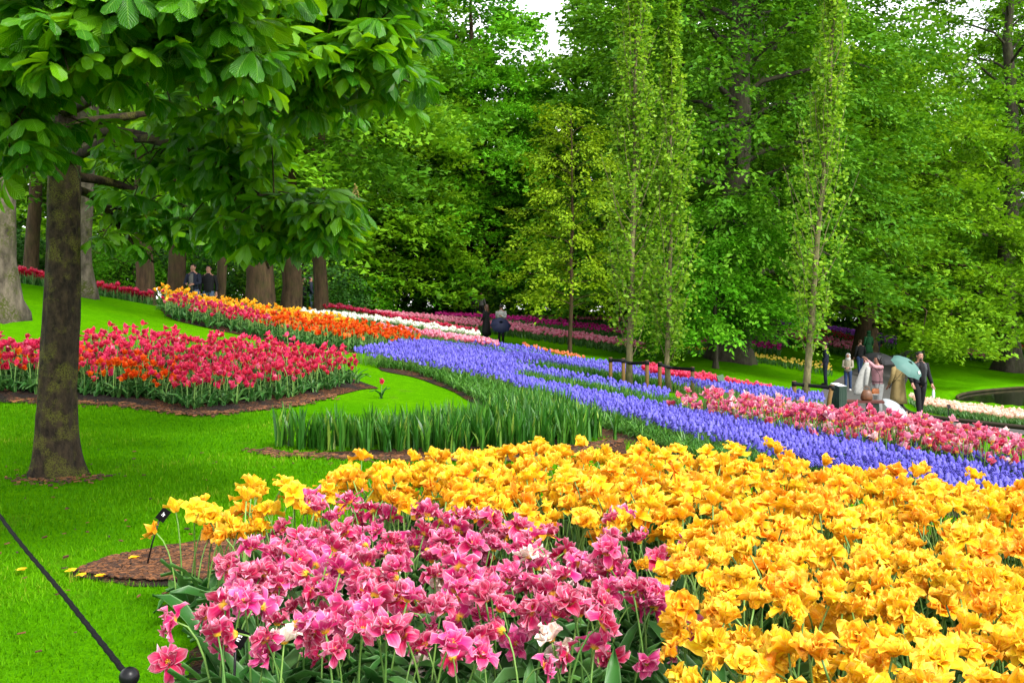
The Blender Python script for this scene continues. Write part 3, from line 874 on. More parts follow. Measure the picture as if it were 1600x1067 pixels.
M_PALE = petal_mat('pale_pink_petal', [(0, (0.70, 0.10, 0.21)), (.6, (0.76, 0.20, 0.33)), (1, (0.80, 0.34, 0.43))], None, .2, (0.8, 0.5, 0.55), .4)
M_MAG = petal_mat('magenta_petal', [(0, (0.36, 0.002, 0.12)), (.6, (0.50, 0.008, 0.21)), (1, (0.62, 0.04, 0.32))])
M_WHITE = petal_mat('white_petal', [(0, (0.78, 0.76, 0.66)), (1, (0.84, 0.84, 0.78))], (0.5, 0.6, 0.2), .15)
M_SALM = petal_mat('salmon_petal', [(0, (0.72, 0.16, 0.06)), (1, (0.80, 0.30, 0.14))])
M_PURP = petal_mat('purple_petal', [(0, (0.20, 0.03, 0.38)), (1, (0.40, 0.10, 0.55))])
M_LEMON = petal_mat('lemon_petal', [(0, (0.70, 0.50, 0.05)), (1, (0.80, 0.62, 0.12))])
M_PEACH = petal_mat('peach_petal', [(0, (0.80, 0.42, 0.32)), (.5, (0.83, 0.55, 0.45)), (1, (0.84, 0.72, 0.58))])
M_BLUE = petal_mat('muscari_bell', [(0, (0.042, 0.034, 0.27)), (.5, (0.074, 0.062, 0.38)), (1, (0.125, 0.112, 0.49))], None, .2, None, 0, 4.5, None, 0, True, .15, .55)
M_GRASSY = leaf_mat('muscari_leaf', [(0, (0.022, 0.095, 0.005)), (.6, (0.045, 0.16, 0.010)), (1, (0.12, 0.27, 0.04))], trans=.3, rough=.4, spec=.25, objrand=True)
M_DAFF = leaf_mat('daffodil_leaf', [(0, (0.012, 0.070, 0.004)), (.5, (0.024, 0.115, 0.007)), (.9, (0.060, 0.180, 0.014)), (1, (0.22, 0.32, 0.04))], trans=.3, rough=.4, spec=.3, objrand=True)

TUL_MATS = lambda m: [m, M_STEM, M_TLEAF]
MID = [mid_tulip(300 + k) for k in range(8)]
FARL = [far_tulip(400 + k, size=1.75) for k in range(6)]
MIDL = [mid_tulip(320 + k, n=6, nu=3, nv=3, leaf=2) for k in range(8)]
LOWER = {id(MID): MIDL}

def plant_bed(q, temps, mats, single_name, label, cat, group, stuff_name, stuff_label, n_single=300, sc=(0.88, 1.12), lift=0.02, near_key=None):
    """the nearest n_single plants one by one, the rest of the bed as one mass"""
    z = terrain(q[:, 0], q[:, 1]) + lift
    o_ = np.argsort(q[:, 1]) if near_key is None else np.argsort(near_key)
    q, z = q[o_], z[o_]
    k = min(n_single, len(q))
    if k:
        mm = [to_mesh(single_name, t, mats) for t in temps]
        for (x, y), zz in zip(q[:k], z[:k]):
            tag(link(single_name, random.choice(mm), None, (x, y, zz), random.uniform(0, 6.28), random.uniform(*sc)), label, cat, group)
    n = len(q) - k
    if n > 0:
        temps = LOWER.get(id(temps), temps)
        o = build(stuff_name, scatter(temps, RNG.integers(0, len(temps), n), np.column_stack([q[k:], z[k:]]), rots_z(RNG.uniform(0, 6.28, n)), RNG.uniform(*sc, n), RNG.random(n)), mats)
        tag(o, stuff_label, cat, None, 'stuff')

# left bed: crimson tulips, orange red ones along its left front
FRONT_L = [(-60,623),(0,623),(120,626),(220,631),(300,646),(430,633),(510,617),(575,601)]
BED_L = bed_outline(FRONT_L, [(-60,519),(0,520),(140,513),(250,513),(450,531),(520,541),(592,560)], 0, 0.47)
sheet('left_bed_soil', bed_outline([(x, y + 6) for x, y in FRONT_L], [(-60,516),(0,516),(140,510),(250,510),(450,528),(530,540),(600,562)], 0, 0.45), M_SOIL)
q = fill(BED_L, 0.096, inset=0.06)
hx, hy = pix(q[:, 0], q[:, 1], terrain(q[:, 0], q[:, 1]) + 0.45)
org = (hy > 561 - np.clip(hx - 60, 0, 400) * 0.0 + RNG.normal(0, 9, len(q))) & (hx < 262 + RNG.normal(0, 22, len(q)))
inview = hx > -20
plant_bed(q[~org], MID, TUL_MATS(M_CRIM), 'crimson_tulip', 'crimson pink ruffled tulip in the bed behind the chestnut trunk', 'tulip', 'crimson tulips of the left bed', 'crimson_tulip_bed', 'mass of crimson pink tulips in the left bed', 238, (0.95, 1.25), near_key=np.where(inview, q[:, 1], 99)[~org])
plant_bed(q[org], MID, TUL_MATS(M_ORED), 'orange_red_tulip', 'orange red tulip along the left front of the crimson bed', 'tulip', 'orange red tulips of the left bed', 'orange_red_tulip_bed', 'more orange red tulips in the left bed', 300, (0.95, 1.25))
g = G(596, 596, 0.24)
tag(link('crimson_tulip', to_mesh('crimson_tulip', mid_tulip(77, 0.26, open_=.5), TUL_MATS(M_CRIM)), None, (g[0], g[1], tz(*g)), 0, 1.2), 'single crimson tulip leaning out over the grass right of its bed', 'tulip', 'crimson tulips of the left bed')

# upper left bed: gold behind, crimson and orange red in front
FRONT_O = [(262,499),(330,514),(400,529),(500,547),(600,555),(658,552)]
BED_O = bed_outline(FRONT_O, [(248,462),(300,468),(400,482),(450,489),(530,503),(570,512),(655,540)], 0, 0.45)
BED_O[len(FRONT_O):] = np.array([((x-800)/F*d, d) for x, d in [(655,23.6),(570,25.2),(530,27),(450,26.5),(400,25.5),(300,24.5),(248,24)]])
sheet('upper_bed_soil', BED_O, M_SOIL)
q = fill(BED_O, 0.17)
hx, hy = pix(q[:, 0], q[:, 1], terrain(q[:, 0], q[:, 1]) + 0.45)
fy = np.interp(hx, [x for x, y in FRONT_O], BED_O[:len(FRONT_O), 1]); by = np.interp(hx, [248,300,400,450,530,570,655], [24,24.5,25.5,26.5,27,25.2,23.6])
tf = (q[:, 1] - fy) / np.maximum(by - fy, .3) + RNG.normal(0, .05, len(q))
gold = (tf > np.interp(hx, [240, 300, 450, 540], [.28, .36, .42, .50])) & (hx < 548)
crim = ~gold & (hx < 420 + RNG.normal(0, 18, len(q)))
orr = ~gold & ~crim
plant_bed(q[gold], MID, TUL_MATS(M_GOLD), 'golden_tulip', 'golden orange tulip in the strip along the back of the upper bed', 'tulip', 'golden tulips of the upper bed', 'golden_tulip_strip', 'golden orange tulips along the back of the upper bed', 300, (1.0, 1.3))
plant_bed(q[crim], MID, TUL_MATS(M_CRIM), 'crimson_tulip', 'crimson tulip at the upper left end of the golden strip bed', 'tulip', 'crimson tulips of the upper bed', 'crimson_tulip_strip', 'more crimson tulips in front of the golden strip', 60, (1.0, 1.25))
plant_bed(q[orr], MID, TUL_MATS(M_ORED), 'orange_red_tulip', 'orange red tulip in front of the golden strip, upper bed', 'tulip', 'orange red tulips of the upper bed', 'orange_red_tulip_strip', 'more orange red tulips of the upper bed', 180, (1.0, 1.3))

# right bed: rose pink and white tulips before the bench
BED_E = bed_outline([(1040,619),(1120,634),(1200,648),(1300,665),(1400,681),(1500,694),(1600,707),(1720,727),(1860,750)], [(1036,606),(1120,612),(1200,622),(1300,633),(1400,645),(1500,660),(1600,680),(1720,704),(1860,731)], 0.37, 0.48)
sheet('right_bed_soil', BED_E, M_SOIL)
q = fill(BED_E, 0.106)
hx, hy = pix(q[:, 0], q[:, 1], terrain(q[:, 0], q[:, 1]) + 0.42)
ky = np.where(hx < 1625, q[:, 1], 99)
plant_bed(q, MID, TUL_MATS(M_ROSE), 'rose_tulip', 'rose pink and white tulip in the bed below the bench', 'tulip', 'rose pink tulips of the right bed', 'rose_tulip_bed', 'mass of rose pink and white tulips before the bench', 300, (0.95, 1.2), near_key=ky)

# grape hyacinth bands
MU0 = [muscari(500 + k, 0.20, 0) for k in range(6)]
MU1 = [muscari(520 + k, 0.20, 1) for k in range(8)]
B0 = bed_outline([(548,551),(600,558),(650,567),(700,577),(760,589),(802,598)], [(590,545),(650,534),(720,541),(802,553)], .2, .2)
B1 = bed_outline([(800,598),(870,616),(942,637),(1049,668),(1192,703),(1300,729),(1450,754),(1600,784),(1720,808),(1860,836)], [(800,588),(942,617),(1014,630),(1049,637),(1200,666),(1342,684),(1513,714),(1600,729),(1720,752),(1860,780)], .2, .2)
B2 = bed_outline([(800,580),(900,598),(960,610),(1045,624)], [(800,571),(900,589),(960,601),(1045,615)], .2, .2)
B3 = bed_outline([(800,566),(880,574),(953,584),(1014,593),(1128,614),(1200,623),(1285,635)], [(800,554),(953,569),(1014,579),(1128,600),(1200,610),(1285,624)], .2, .2)
B4 = bed_outline([(712,537),(800,551),(860,560)], [(712,531),(800,545),(860,555)], .2, .2)
MUM = [M_BLUE, M_STEM, M_GRASSY]
q = fill(B1, 0.060)
hx, hy = pix(q[:, 0], q[:, 1], terrain(q[:, 0], q[:, 1]) + 0.2)
gap = (np.abs(hy - np.interp(hx, [1380,1480,1600,1720], [694,716,747,770])) < 5.5) & (hx > 1380)
q = q[~gap]; hx, hy = hx[~gap], hy[~gap]
ybk = np.interp(hx, [1000,1200,1300,1450,1600,1700], [722,712,732,742,762,780])
ky = np.where((hx < 1625) & (hy < ybk), q[:, 1], 99)
z = terrain(q[:, 0], q[:, 1]) + 0.02
o_ = np.argsort(ky); mm = [to_mesh('grape_hyacinth', t, MUM) for t in MU0]
for k in o_[:300]:
    tag(link('grape_hyacinth', random.choice(mm), None, (q[k, 0], q[k, 1], z[k]), random.uniform(0, 6.28), random.uniform(.9, 1.15)), 'blue grape hyacinth on the near edge of the long blue band', 'grape hyacinth', 'grape hyacinths on the near edge')
parts_ = [(q[o_[300:]], MU1, 1.0), (fill(B0, 0.088), MU1, 1.25), (fill(B2, 0.095), MU1, 1.3), (fill(B3, 0.14), MU1, 1.7), (fill(B4, 0.16), MU1, 2.0)]
for qq, tt, s_ in parts_:
    n = len(qq)
    o = build('grape_hyacinth_band', scatter(tt, RNG.integers(0, len(tt), n), np.column_stack([qq, terrain(qq[:, 0], qq[:, 1]) + 0.02]), rots_z(RNG.uniform(0, 6.28, n)), RNG.uniform(.9, 1.15, n) * (1 + (s_ - 1) * .5), RNG.random(n)), MUM)
    tag(o, {0: 'blue grape hyacinths filling the long front band', 1: 'wide blue carpet of grape hyacinths beside the orange bed', 2: 'narrow blue band of grape hyacinths before the staked poplars', 3: 'blue band of grape hyacinths behind the staked poplars', 4: 'thin farthest blue line of grape hyacinths near the couple'}[[id(p[0]) for p in parts_].index(id(qq))], 'grape hyacinths', None, 'stuff')

# leafy skirts and strips
def tuft(seed, h, w, n, lean, m=0, seg=3):
    rs = random.Random(seed)
    return merge([blade(h * rs.uniform(.75, 1.1), w * rs.uniform(.8, 1.2), rs.uniform(*lean), m, seg, rs.uniform(-1, 1), 1.2).xf(rotz(rs.uniform(0, 6.28)), (rs.uniform(-.03, .03), rs.uniform(-.03, .03), 0)).rnd(rs.uniform(-.25, .25)) for _ in range(n)])
SK = [tuft(600 + k, .24, .010, 9, (.5, 1.5)) for k in range(6)]
skirt = np.array([G(x, y) for x, y in [(588,575),(645,584),(700,604),(760,634),(860,655),(950,676),(1010,695),(1100,724),(1200,748)]] + [G(x, y, .2) for x, y in [(1192,696),(1049,662),(942,632),(870,612),(800,594),(700,573),(600,555)]])
sheet('blue_band_soil', np.concatenate([np.array([G(x, y) for x, y in [(585,579),(645,588),(700,609),(760,638),(950,690),(1010,703),(1100,732),(1210,757)]]), np.array([G(x, y, .2) for x, y in [(1600,784),(1720,808),(1860,836),(1860,780),(1720,752),(1600,729),(1342,681),(1200,663),(1049,632),(942,613),(800,585),(802,553),(720,541),(650,534),(600,545)]])]), M_SOIL, mound=.03)
q = fill(skirt, 0.075); n = len(q)
o = build('grassy_leaf_skirt', scatter(SK, RNG.integers(0, 6, n), np.column_stack([q, terrain(q[:, 0], q[:, 1]) + .02]), rots_z(RNG.uniform(0, 6.28, n)), RNG.uniform(.8, 1.15, n), RNG.random(n)), M_GRASSY)
tag(o, 'grassy green leaves along the front of the blue band', 'leaves', None, 'stuff')
q2 = np.concatenate([fill(B1, .17), fill(B0, .26)]); n = len(q2)
o = build('grassy_leaves_between', scatter(SK, RNG.integers(0, 6, n), np.column_stack([q2, terrain(q2[:, 0], q2[:, 1]) + .02]), rots_z(RNG.uniform(0, 6.28, n)), RNG.uniform(.45, .7, n), RNG.random(n)), M_GRASSY)
tag(o, 'grassy leaves between the grape hyacinth stems', 'leaves', None, 'stuff')
# daffodil leaves after flowering
DF = [tuft(640 + k, .38, .024, 9, (.05, .45)) for k in range(8)]
BED_D = bed_outline([(428,700),(470,706),(560,711),(700,714),(820,714),(900,700),(948,684)], [(432,647),(640,640),(740,629),(800,613),(850,607),(962,642)], 0, .33)
sheet('daffodil_bed_soil', bed_outline([(395,703),(440,712),(560,717),(700,720),(830,721),(915,706),(975,688)], [(415,646),(640,638),(740,626),(800,611),(850,604),(985,655)], 0, .40), M_SOIL, mound=.03)
q = fill(BED_D, .12)
plant_bed(q, DF, [M_DAFF], 'daffodil_clump', 'upright dark green clump of daffodil leaves without flowers, in the low bed', 'daffodil', 'daffodil clumps of the low leaf bed', 'daffodil_leaves', 'daffodil leaves filling the back of the low leaf bed', 300, (.72, 1.12))
SOLO = G(440, 700)
G2 = strip_outline([(828,22.6,25.5),(900,22.7,25.6),(960,22.9,26),(1060,23.3,26),(1130,22.0,24.5)])
G3 = bed_outline([(690,545),(760,555),(830,566)], [(690,537),(760,546),(830,556)], .2, .2)
G1 = bed_outline([(820,590),(942,613),(1049,636),(1180,658)], [(820,583),(942,606),(1049,627),(1180,646)], .2, .2)
for poly, sp, nm, lab in ((G2, .15, 'leaf_strip', 'strip of upright green daffodil leaves around the staked poplars'), (G3, .13, 'leaf_strip', 'thin strip of green leaves near the couple with the umbrella'), (G1, .085, 'leaf_strip', 'strip of green tulip leaves between two blue bands')):
    q = fill(poly, sp)
    n = len(q)
    o = build(nm, scatter(DF, RNG.integers(0, 8, n), np.column_stack([q, terrain(q[:, 0], q[:, 1]) + .02]), rots_z(RNG.uniform(0, 6.28, n)), RNG.uniform(.8, 1.1, n) * (.78 if poly is G2 else .75), RNG.random(n)), M_DAFF)
    tag(o, lab, 'leaves', None, 'stuff')

# distant strips: (photo x, near m, far m)
STRIPS = [
 ('white_tulip_strip', 'white tulips in a long thin strip beyond the orange bed', M_WHITE, [(462,31,32.4),(560,31.5,32.9),(650,32.5,34),(750,34.5,36)], .20, .42),
 ('mauve_pink_tulip_strip', 'mauve pink tulips before the white strip', M_PALE, [(590,27,29),(650,27.5,30),(745,29.5,32),(778,30,32)], .2, .40),
 ('rose_red_tulip_strip', 'rose red tulips right behind the white strip', M_CRIM, [(500,35,38),(560,36,39.5),(640,37,41),(745,39,43)], .24, .42),
 ('pale_pink_tulip_strip', 'pale pink tulips in the long strip passing behind the couple', M_PALE, [(585,49,54),(680,49.5,54),(752,50,54),(810,50,54),(900,47,51),(1025,41.5,45)], .24, .42),
 ('magenta_tulip_strip', 'magenta tulips in the strip along the far hedge', M_MAG, [(680,56,60),(800,56,60.5),(880,55,58.5),(1000,52.5,56)], .28, .40),
 ('mauve_tulip_strip', 'pale mauve tulips of the farthest strip at the hedge', M_PALE, [(815,62,66),(900,62,66),(1035,60,64)], .28, .42),
 ('salmon_tulip_strip', 'short strip of salmon orange tulips before the slim yellowish tree', M_SALM, [(815,34.5,36.5),(914,32.5,34)], .2, .25),
 ('red_pink_tulip_bed', 'red pink tulips right behind the staked poplars', M_CRIM, [(1005,28,32),(1100,26.5,30),(1205,25.5,27.5)], .18, .42),
 ('shaded_magenta_strip', 'dark magenta tulips in shade under the big beech', M_MAG, [(1050,50,53),(1220,50,53)], .28, .4),
 ('lemon_tulip_strip', 'pale yellow tulips in shade around the big beech', M_LEMON, [(1050,45,47),(1110,45,46.5)], .28, .3),
 ('shaded_yellow_strip', 'pale yellow tulips in shade right of the big beech', M_LEMON, [(1165,44,46),(1300,43,46)], .28, .3),
 ('purple_tulip_strip', 'purple tulips in the far strip beyond the path', M_PURP, [(1190,64,69),(1300,62,68),(1400,60,66)], .30, .42),
 ('far_pink_tulip_strip', 'pink tulips below the far purple strip', M_PALE, [(1200,58,62),(1345,52,57)], .28, .42),
 ('far_red_tulip_strip', 'red tulips between far purple and pink strips', M_CRIM, [(1250,63,65),(1345,57.5,60)], .28, .40),
 ('pond_pink_tulip_strip', 'pink tulips left of the tree beyond the pond', M_PALE, [(1495,61,65),(1552,60,64)], .28, .42),
 ('pond_rose_tulip_strip', 'pink tulips right of the tree beyond the pond', M_PALE, [(1575,57,61),(1680,55,59)], .28, .42),
 ('far_rose_tulip_strip', 'deep pink tulips at the right edge far beyond the pond', M_CRIM, [(1575,69,75),(1690,68,74)], .3, .42),
 ('far_left_tulip_strip', 'red tulips in the strip behind the old mossy trunks', M_CRIM, [(-60,26,28),(100,26,28),(240,26.5,28.2)], .16, .40),
]
for nm, lab, mt, spec, sp, h in STRIPS:
    poly = strip_outline(spec)
    q = fill(poly, sp); n = len(q)
    s_ = h / .42
    o = build(nm, scatter(FARL, RNG.integers(0, 6, n), np.column_stack([q, terrain(q[:, 0], q[:, 1])]), rots_z(RNG.uniform(0, 6.28, n)), RNG.uniform(.92, 1.08, n) * s_ * (1 + .0), RNG.random(n)), TUL_MATS(mt))
    tag(o, lab, 'tulips', None, 'stuff')
PEACH = bed_outline([(1418,628),(1443,644),(1515,657),(1600,671),(1700,690)], [(1405,612),(1446,620),(1500,629),(1552,636),(1600,642),(1700,655)], 0, .32)
q = fill(PEACH, .17); n = len(q)
o = build('peach_flower_border', scatter(FARL, RNG.integers(0, 6, n), np.column_stack([q, terrain(q[:, 0], q[:, 1])]), rots_z(RNG.uniform(0, 6.28, n)), RNG.uniform(.65, .85, n), RNG.random(n)), TUL_MATS(M_PEACH))
tag(o, 'peach and cream tulips in the border along the pond', 'tulips', None, 'stuff')

# ---------------------------------------------------------------- grass blades of the near lawn
M_GRASS = leaf_mat('grass_blade', [(0, (0.035, 0.150, 0.0005)), (.5, (0.070, 0.235, 0.001)), (.9, (0.115, 0.300, 0.002)), (1, (0.22, 0.30, 0.02))], trans=.4, rough=.6, spec=.04)
def grass(nm, lab, poly, dens, h, w, holes, seg):
    P = np.array(poly); lo, hi = P.min(0), P.max(0)
    n = int((hi - lo).prod() * dens)
    Q = RNG.uniform(lo, hi, (n, 2)); Q = Q[in_poly(Q, P)]
    for hl in holes: Q = Q[~in_poly(Q, hl)]
    n = len(Q)
    sp_ = .5 + .22 * np.sin(Q[:, 0] * 2.1 + 1.3 * np.sin(Q[:, 1] * 1.7)) + .18 * np.sin(Q[:, 1] * 3.1 + 2 * np.sin(Q[:, 0] * 1.1 + 1)) + .12 * np.sin(Q[:, 0] * 7.3 - Q[:, 1] * 5.1)
    gr = np.clip(sp_ * .75 + RNG.normal(.02, .2, n), 0, .995)
    tp = [blade(1.0, w / h, random.uniform(.2, 1.2), 0, seg, 0, 1.2) if seg else T([(-w / h * .5, 0, 0), (w / h * .5, 0, 0), (0, random.uniform(.1, .6), .9)], [(0, 1, 2)], 0, [(-1, 0), (1, 0), (0, 1)]) for _ in range(8)]
    o = build(nm, scatter(tp, RNG.integers(0, 8, n), np.column_stack([Q, terrain(Q[:, 0], Q[:, 1]) - .004]), rots_z(RNG.uniform(0, 6.28, n)), h * RNG.uniform(.6, 1.25, n) * (.8 + .5 * sp_), gr), M_GRASS)
    tag(o, lab, 'grass', None, 'stuff')
HOLES = [smooth_poly(SOIL_FRONT, .3), bed_outline([(395,703),(440,712),(560,717),(700,720),(830,721),(915,706),(975,688)], [(415,646),(640,638),(740,626),(800,611),(850,604),(985,655)], 0, .40)]
grass('near_grass', 'short bright green grass blades of the near lawn', [(-0.75,2.2),(-3.9,2.0),(-4.6,6.2),(4.8,6.2),(4.8,5.0),(-0.4,4.2)], 6500, .034, .0048, HOLES, 1)
grass('middle_grass', 'short bright green grass of the middle lawn', [(-4.6,6.2),(-6.8,11.8),(-4.6,12.6),(3,12.6),(4.8,6.2)], 2300, .036, .009, HOLES + [BED_L], 0)

# ---------------------------------------------------------------- trees
M_BARK_G = bark_mat('beech_bark', (0.018, 0.015, 0.010), (0.060, 0.050, 0.034), (0.03, 0.045, 0.006), .6, 5, .3)
M_BARK_B = bark_mat('brown_bark', (0.018, 0.011, 0.006), (0.075, 0.045, 0.022), (0.035, 0.042, 0.006), .5, 5, .22)
M_BARK_P = bark_mat('pale_old_bark', (0.016, 0.013, 0.008), (0.115, 0.095, 0.068), (0.030, 0.038, 0.003), 1.0, 3, .5, 1.0)
M_BARK_C = bark_mat('chestnut_bark', (0.005, 0.0035, 0.002), (0.042, 0.028, 0.015), (0.075, 0.075, 0.010), .9, 11, .5, 1.0)  # chestnut bark tones darkened: shade under the crown is put into the colour
M_BARK_Y = bark_mat('young_bark', (0.06, 0.050, 0.025), (0.17, 0.14, 0.07), (0.10, 0.11, 0.03), .4, 9, .4, .4)
def foliage(name, dark, mid, light, trans=.32):
    return leaf_mat(name, [(0, dark), (.5, mid), (1, light)], trans=trans, rough=.55, spec=.08, tboost=(1.25, 1.15, 0.6))
LV = {
 'beech':  foliage('beech_leaves', (0.0531, 0.1652, 0.0047), (0.1003, 0.2537, 0.0071), (0.1652, 0.3422, 0.0142)),
 'yellow': foliage('yellow_green_leaves', (0.0700, 0.1770, 0.0047), (0.1220, 0.2700, 0.0071), (0.1950, 0.3550, 0.0142)),
 'bright': foliage('bright_green_leaves', (0.0472, 0.2065, 0.0047), (0.0885, 0.2950, 0.0094), (0.1475, 0.3894, 0.0177)),
 'dark':   foliage('dark_green_leaves', (0.0330, 0.1180, 0.0047), (0.0590, 0.1770, 0.0071), (0.1062, 0.2478, 0.0118)),
 'pale':   foliage('pale_green_leaves', (0.060, 0.150, 0.015), (0.095, 0.205, 0.022), (0.15, 0.26, 0.035)),
 'poplar': leaf_mat('poplar_leaves', [(0, (0.085, 0.210, 0.008)), (.5, (0.155, 0.310, 0.014)), (1, (0.26, 0.42, 0.04))], trans=.45, rough=.45, spec=.15, tboost=(1.2, 1.1, .6)),
 'gold':   foliage('young_gold_leaves', (0.10, 0.190, 0.004), (0.155, 0.265, 0.006), (0.23, 0.34, 0.012)),
 'hedge':  foliage('hedge_leaves', (0.010, 0.045, 0.006), (0.020, 0.075, 0.009), (0.040, 0.115, 0.014), .25),
}

def leaflet(L, W):
    """a small folded leaf of two triangles pointing along +X"""
    return np.array([(0, 0, 0), (L * .45, W * .5, L * .10), (L, 0, -L * .05), (L * .45, -W * .5, L * .10)]), [(0, 1, 2), (0, 2, 3)]
def spray(seed, n=26, L=1.15, leaf=.21, flat=.10, width=.42, droop=.30, tri=False):
    """a leafy twig: leaves either side of a drooping axis along +X"""
    rs = np.random.default_rng(seed); V = []; Fc = []; UV = []; r = []
    for k in range(n):
        t = (k + rs.uniform(0, 1)) / n
        side = 1 if k % 2 else -1
        y = side * width * (0.15 + rs.random() * .85) * (1 - t * .75) * min(1, .35 + 2.2 * t)
        c = np.array([L * t + rs.normal(0, .03), y, -droop * L * t * t - .25 * abs(y) + rs.normal(0, flat)])
        v, f = leaflet(leaf * rs.uniform(.7, 1.3), leaf * .66 * rs.uniform(.7, 1.2))
        R = rotz(side * rs.uniform(.15, 1.2)) @ roty(rs.uniform(-.1, .75)) @ rotx(rs.normal(0, .5))
        if tri: v, f = v[[0, 1, 3]] * (1.35, 1.3, 1), [(0, 1, 2)]
        m_ = len(v); b = len(V) * m_
        V.append(v @ R.T + c); Fc += [(a + b, d + b, e + b) for a, d, e in f]; UV += [(0, 0), (1, .5), (0, 1), (-1, .5)][:m_]; r += [rs.uniform(-.22, .22)] * m_
    return T(np.concatenate(V), Fc, 0, UV, r)
SPR = [spray(700 + k) for k in range(8)]
SPR_M = [spray(760 + k, 28, 1.15, .25, .10, .45, .30, True) for k in range(8)]
SPR_F = [spray(720 + k, 19, 1.4, .42, .14, .55, .35, True) for k in range(8)]
SPR_U = [spray(740 + k, 22, .9, .30, .22, .5, -.05, True) for k in range(6)]
TWIG_T = tube([(0, 0, 0), (.5, 0, -.06), (1, 0, -.25)], [.012, .008, .004], 3, cap=False)

def bough_rots(az, pitch, roll):
    """rotation taking +X to azimuth az and elevation pitch"""
    return rots_z(az) @ np.stack([np.stack([np.cos(pitch), 0*pitch, -np.sin(pitch)], -1), np.stack([0*pitch, 1+0*pitch, 0*pitch], -1), np.stack([np.sin(pitch), 0*pitch, np.cos(pitch)], -1)], -2) @ rots_x(roll)

def trunk_pts(base, h, lean=(0, 0), wob=.15, n=10, seed=0):
    rs = np.random.default_rng(seed); t = np.linspace(0, 1, n)
    w = np.cumsum(rs.normal(0, wob / n ** .5, (n, 2)), 0); w -= w[0]
    return np.column_stack([base[0] + lean[0] * t + w[:, 0], base[1] + lean[1] * t + w[:, 1], base[2] - .15 + (h + .15) * t])

def flare(seed, amt=.5, lobes=5, height=.8, knob=.045):
    rs = np.random.default_rng(seed); ph = rs.uniform(0, 6.28, 3)
    def f(a, k, L):
        e = math.exp(-max(L - .15, 0) / (height * .38))
        return 1 + e * amt * (1 + .5 * np.sin(lobes * a + ph[0])) + knob * np.sin(3 * a + ph[1] + L * .9) + knob * .7 * np.sin(7 * a + ph[2] + L * 2.2) + knob * .9 * np.maximum(0, np.sin(4 * a + 5 * L + ph[0])) ** 6
    return f

def tree(name, label, px, d, h, R, z0, tr, leaf='beech', bark=None, seed=0, n_limb=22, per=26, droop=.5, up=.25, shape=1.0, group='tall park trees', lean=(0, 0), temps=None, sc=1.0, cut=None, flare_amt=.5, cat='tree', sides=None, skew=(0, 0), spread=.55):
    """broad-leaved tree: h height, R crown radius, z0 height of the lowest boughs, tr trunk radius"""
    rs = np.random.default_rng(seed + 1000); base = on(px, d)
    root = link(name, None, None, base); tag(root, label, cat, group)
    b0 = np.zeros(3)
    tp = trunk_pts(b0, h * .88, lean, h * .012, 14, seed)
    tr_r = tr * (1 - np.linspace(0, 1, 14) ** 1.2 * .88)
    build('trunk', tube(np.concatenate([tp[:1], [tp[0] * .8 + tp[1] * .2, tp[0] * .6 + tp[1] * .4], tp[1:]]), np.concatenate([tr_r[:1], tr_r[:1], tr_r[:1], tr_r[1:]]), 14, bump=flare(seed, flare_amt, 5, tr * 3.2, .05 if bark is not M_BARK_P else .11)), bark or M_BARK_G, root)
    temps = temps or (SPR_M if d > 45 else SPR)
    limbs = []; pos = []; az = []; pit = []; rr = []
    ga = rs.uniform(0, 6.28)
    for k in range(n_limb):
        t = (k + rs.uniform(.1, .9)) / n_limb
        zs = z0 * .75 + (h * .86 - z0 * .75) * t
        az_ = ga + k * 2.39996 + rs.normal(0, .25)
        prof = math.sin(PI * min(.98, (.16 + .80 * t) ** (.62 * shape))) ** .8
        ln = R * prof * rs.uniform(.78, 1.15) + .6
        c0 = np.array([np.interp(zs, tp[:, 2], tp[:, 0]), np.interp(zs, tp[:, 2], tp[:, 1]), zs])
        rise = up * ln * (0.4 + t) ; dr = droop * ln * (1 - t * .7)
        s = np.linspace(0, 1, 7)
        hx_, hy_ = math.cos(az_), math.sin(az_)
        ln_ = ln * (1 + skew[0] * hx_ + skew[1] * hy_)
        P = np.column_stack([c0[0] + hx_ * ln_ * s, c0[1] + hy_ * ln_ * s, zs + rise * np.sin(s * PI * .62) * 1.1 - dr * s ** 2.6])
        P[1:, :2] += rs.normal(0, .04 * ln, (6, 2))
        P[:, 2] = np.maximum(P[:, 2], 1.0)
        limbs.append(tube(P[:6], np.maximum(np.linspace(tr_r[0] * .26 * (1 - .6 * t), .006, 6), .006), 5, cap=False))
        m = int(per * (.5 + prof))
        u = rs.uniform(.12, 1.0, m) ** .7
        pp = np.stack([np.interp(u, s, P[:, q]) for q in range(3)], 1)
        side = rs.normal(0, 1, m) * ln * .20 * (1.15 - .5 * u)
        pp[:, 0] += -hy_ * side; pp[:, 1] += hx_ * side
        pp[:, 2] += rs.normal(0, .10 * ln * spread, m) - .22 * np.abs(side)
        pos.append(pp); az.append(az_ + np.clip(side / (ln * .3), -1.2, 1.2) + rs.normal(0, .4, m)); pit.append(rs.normal(.05 - .35 * u * droop, .25, m)); rr.append(rs.normal(0, .25, m))
    build('boughs', merge(limbs), bark or M_BARK_G, root)
    pos = np.concatenate(pos); az = np.concatenate(az); pit = np.concatenate(pit); rr = np.concatenate(rr)
    if cut is not None:
        k = cut(pos + np.array(base)); pos, az, pit, rr = pos[k], az[k], pit[k], rr[k]
    pos = pos[:, :]
    keep = pos[:, 2] > .5; pos, az, pit, rr = pos[keep], az[keep], pit[keep], rr[keep]
    n = len(pos)
    cr = build('crown', scatter(temps, rs.integers(0, len(temps), n), pos, bough_rots(az, -pit, rr), sc * rs.uniform(.8, 1.25, n), rs.random(n) * .35 + rs.choice([0, .3, .55], n)), LV[leaf], root, smooth=False)
    tag(cr, None, None, None, 'stuff')
    return root

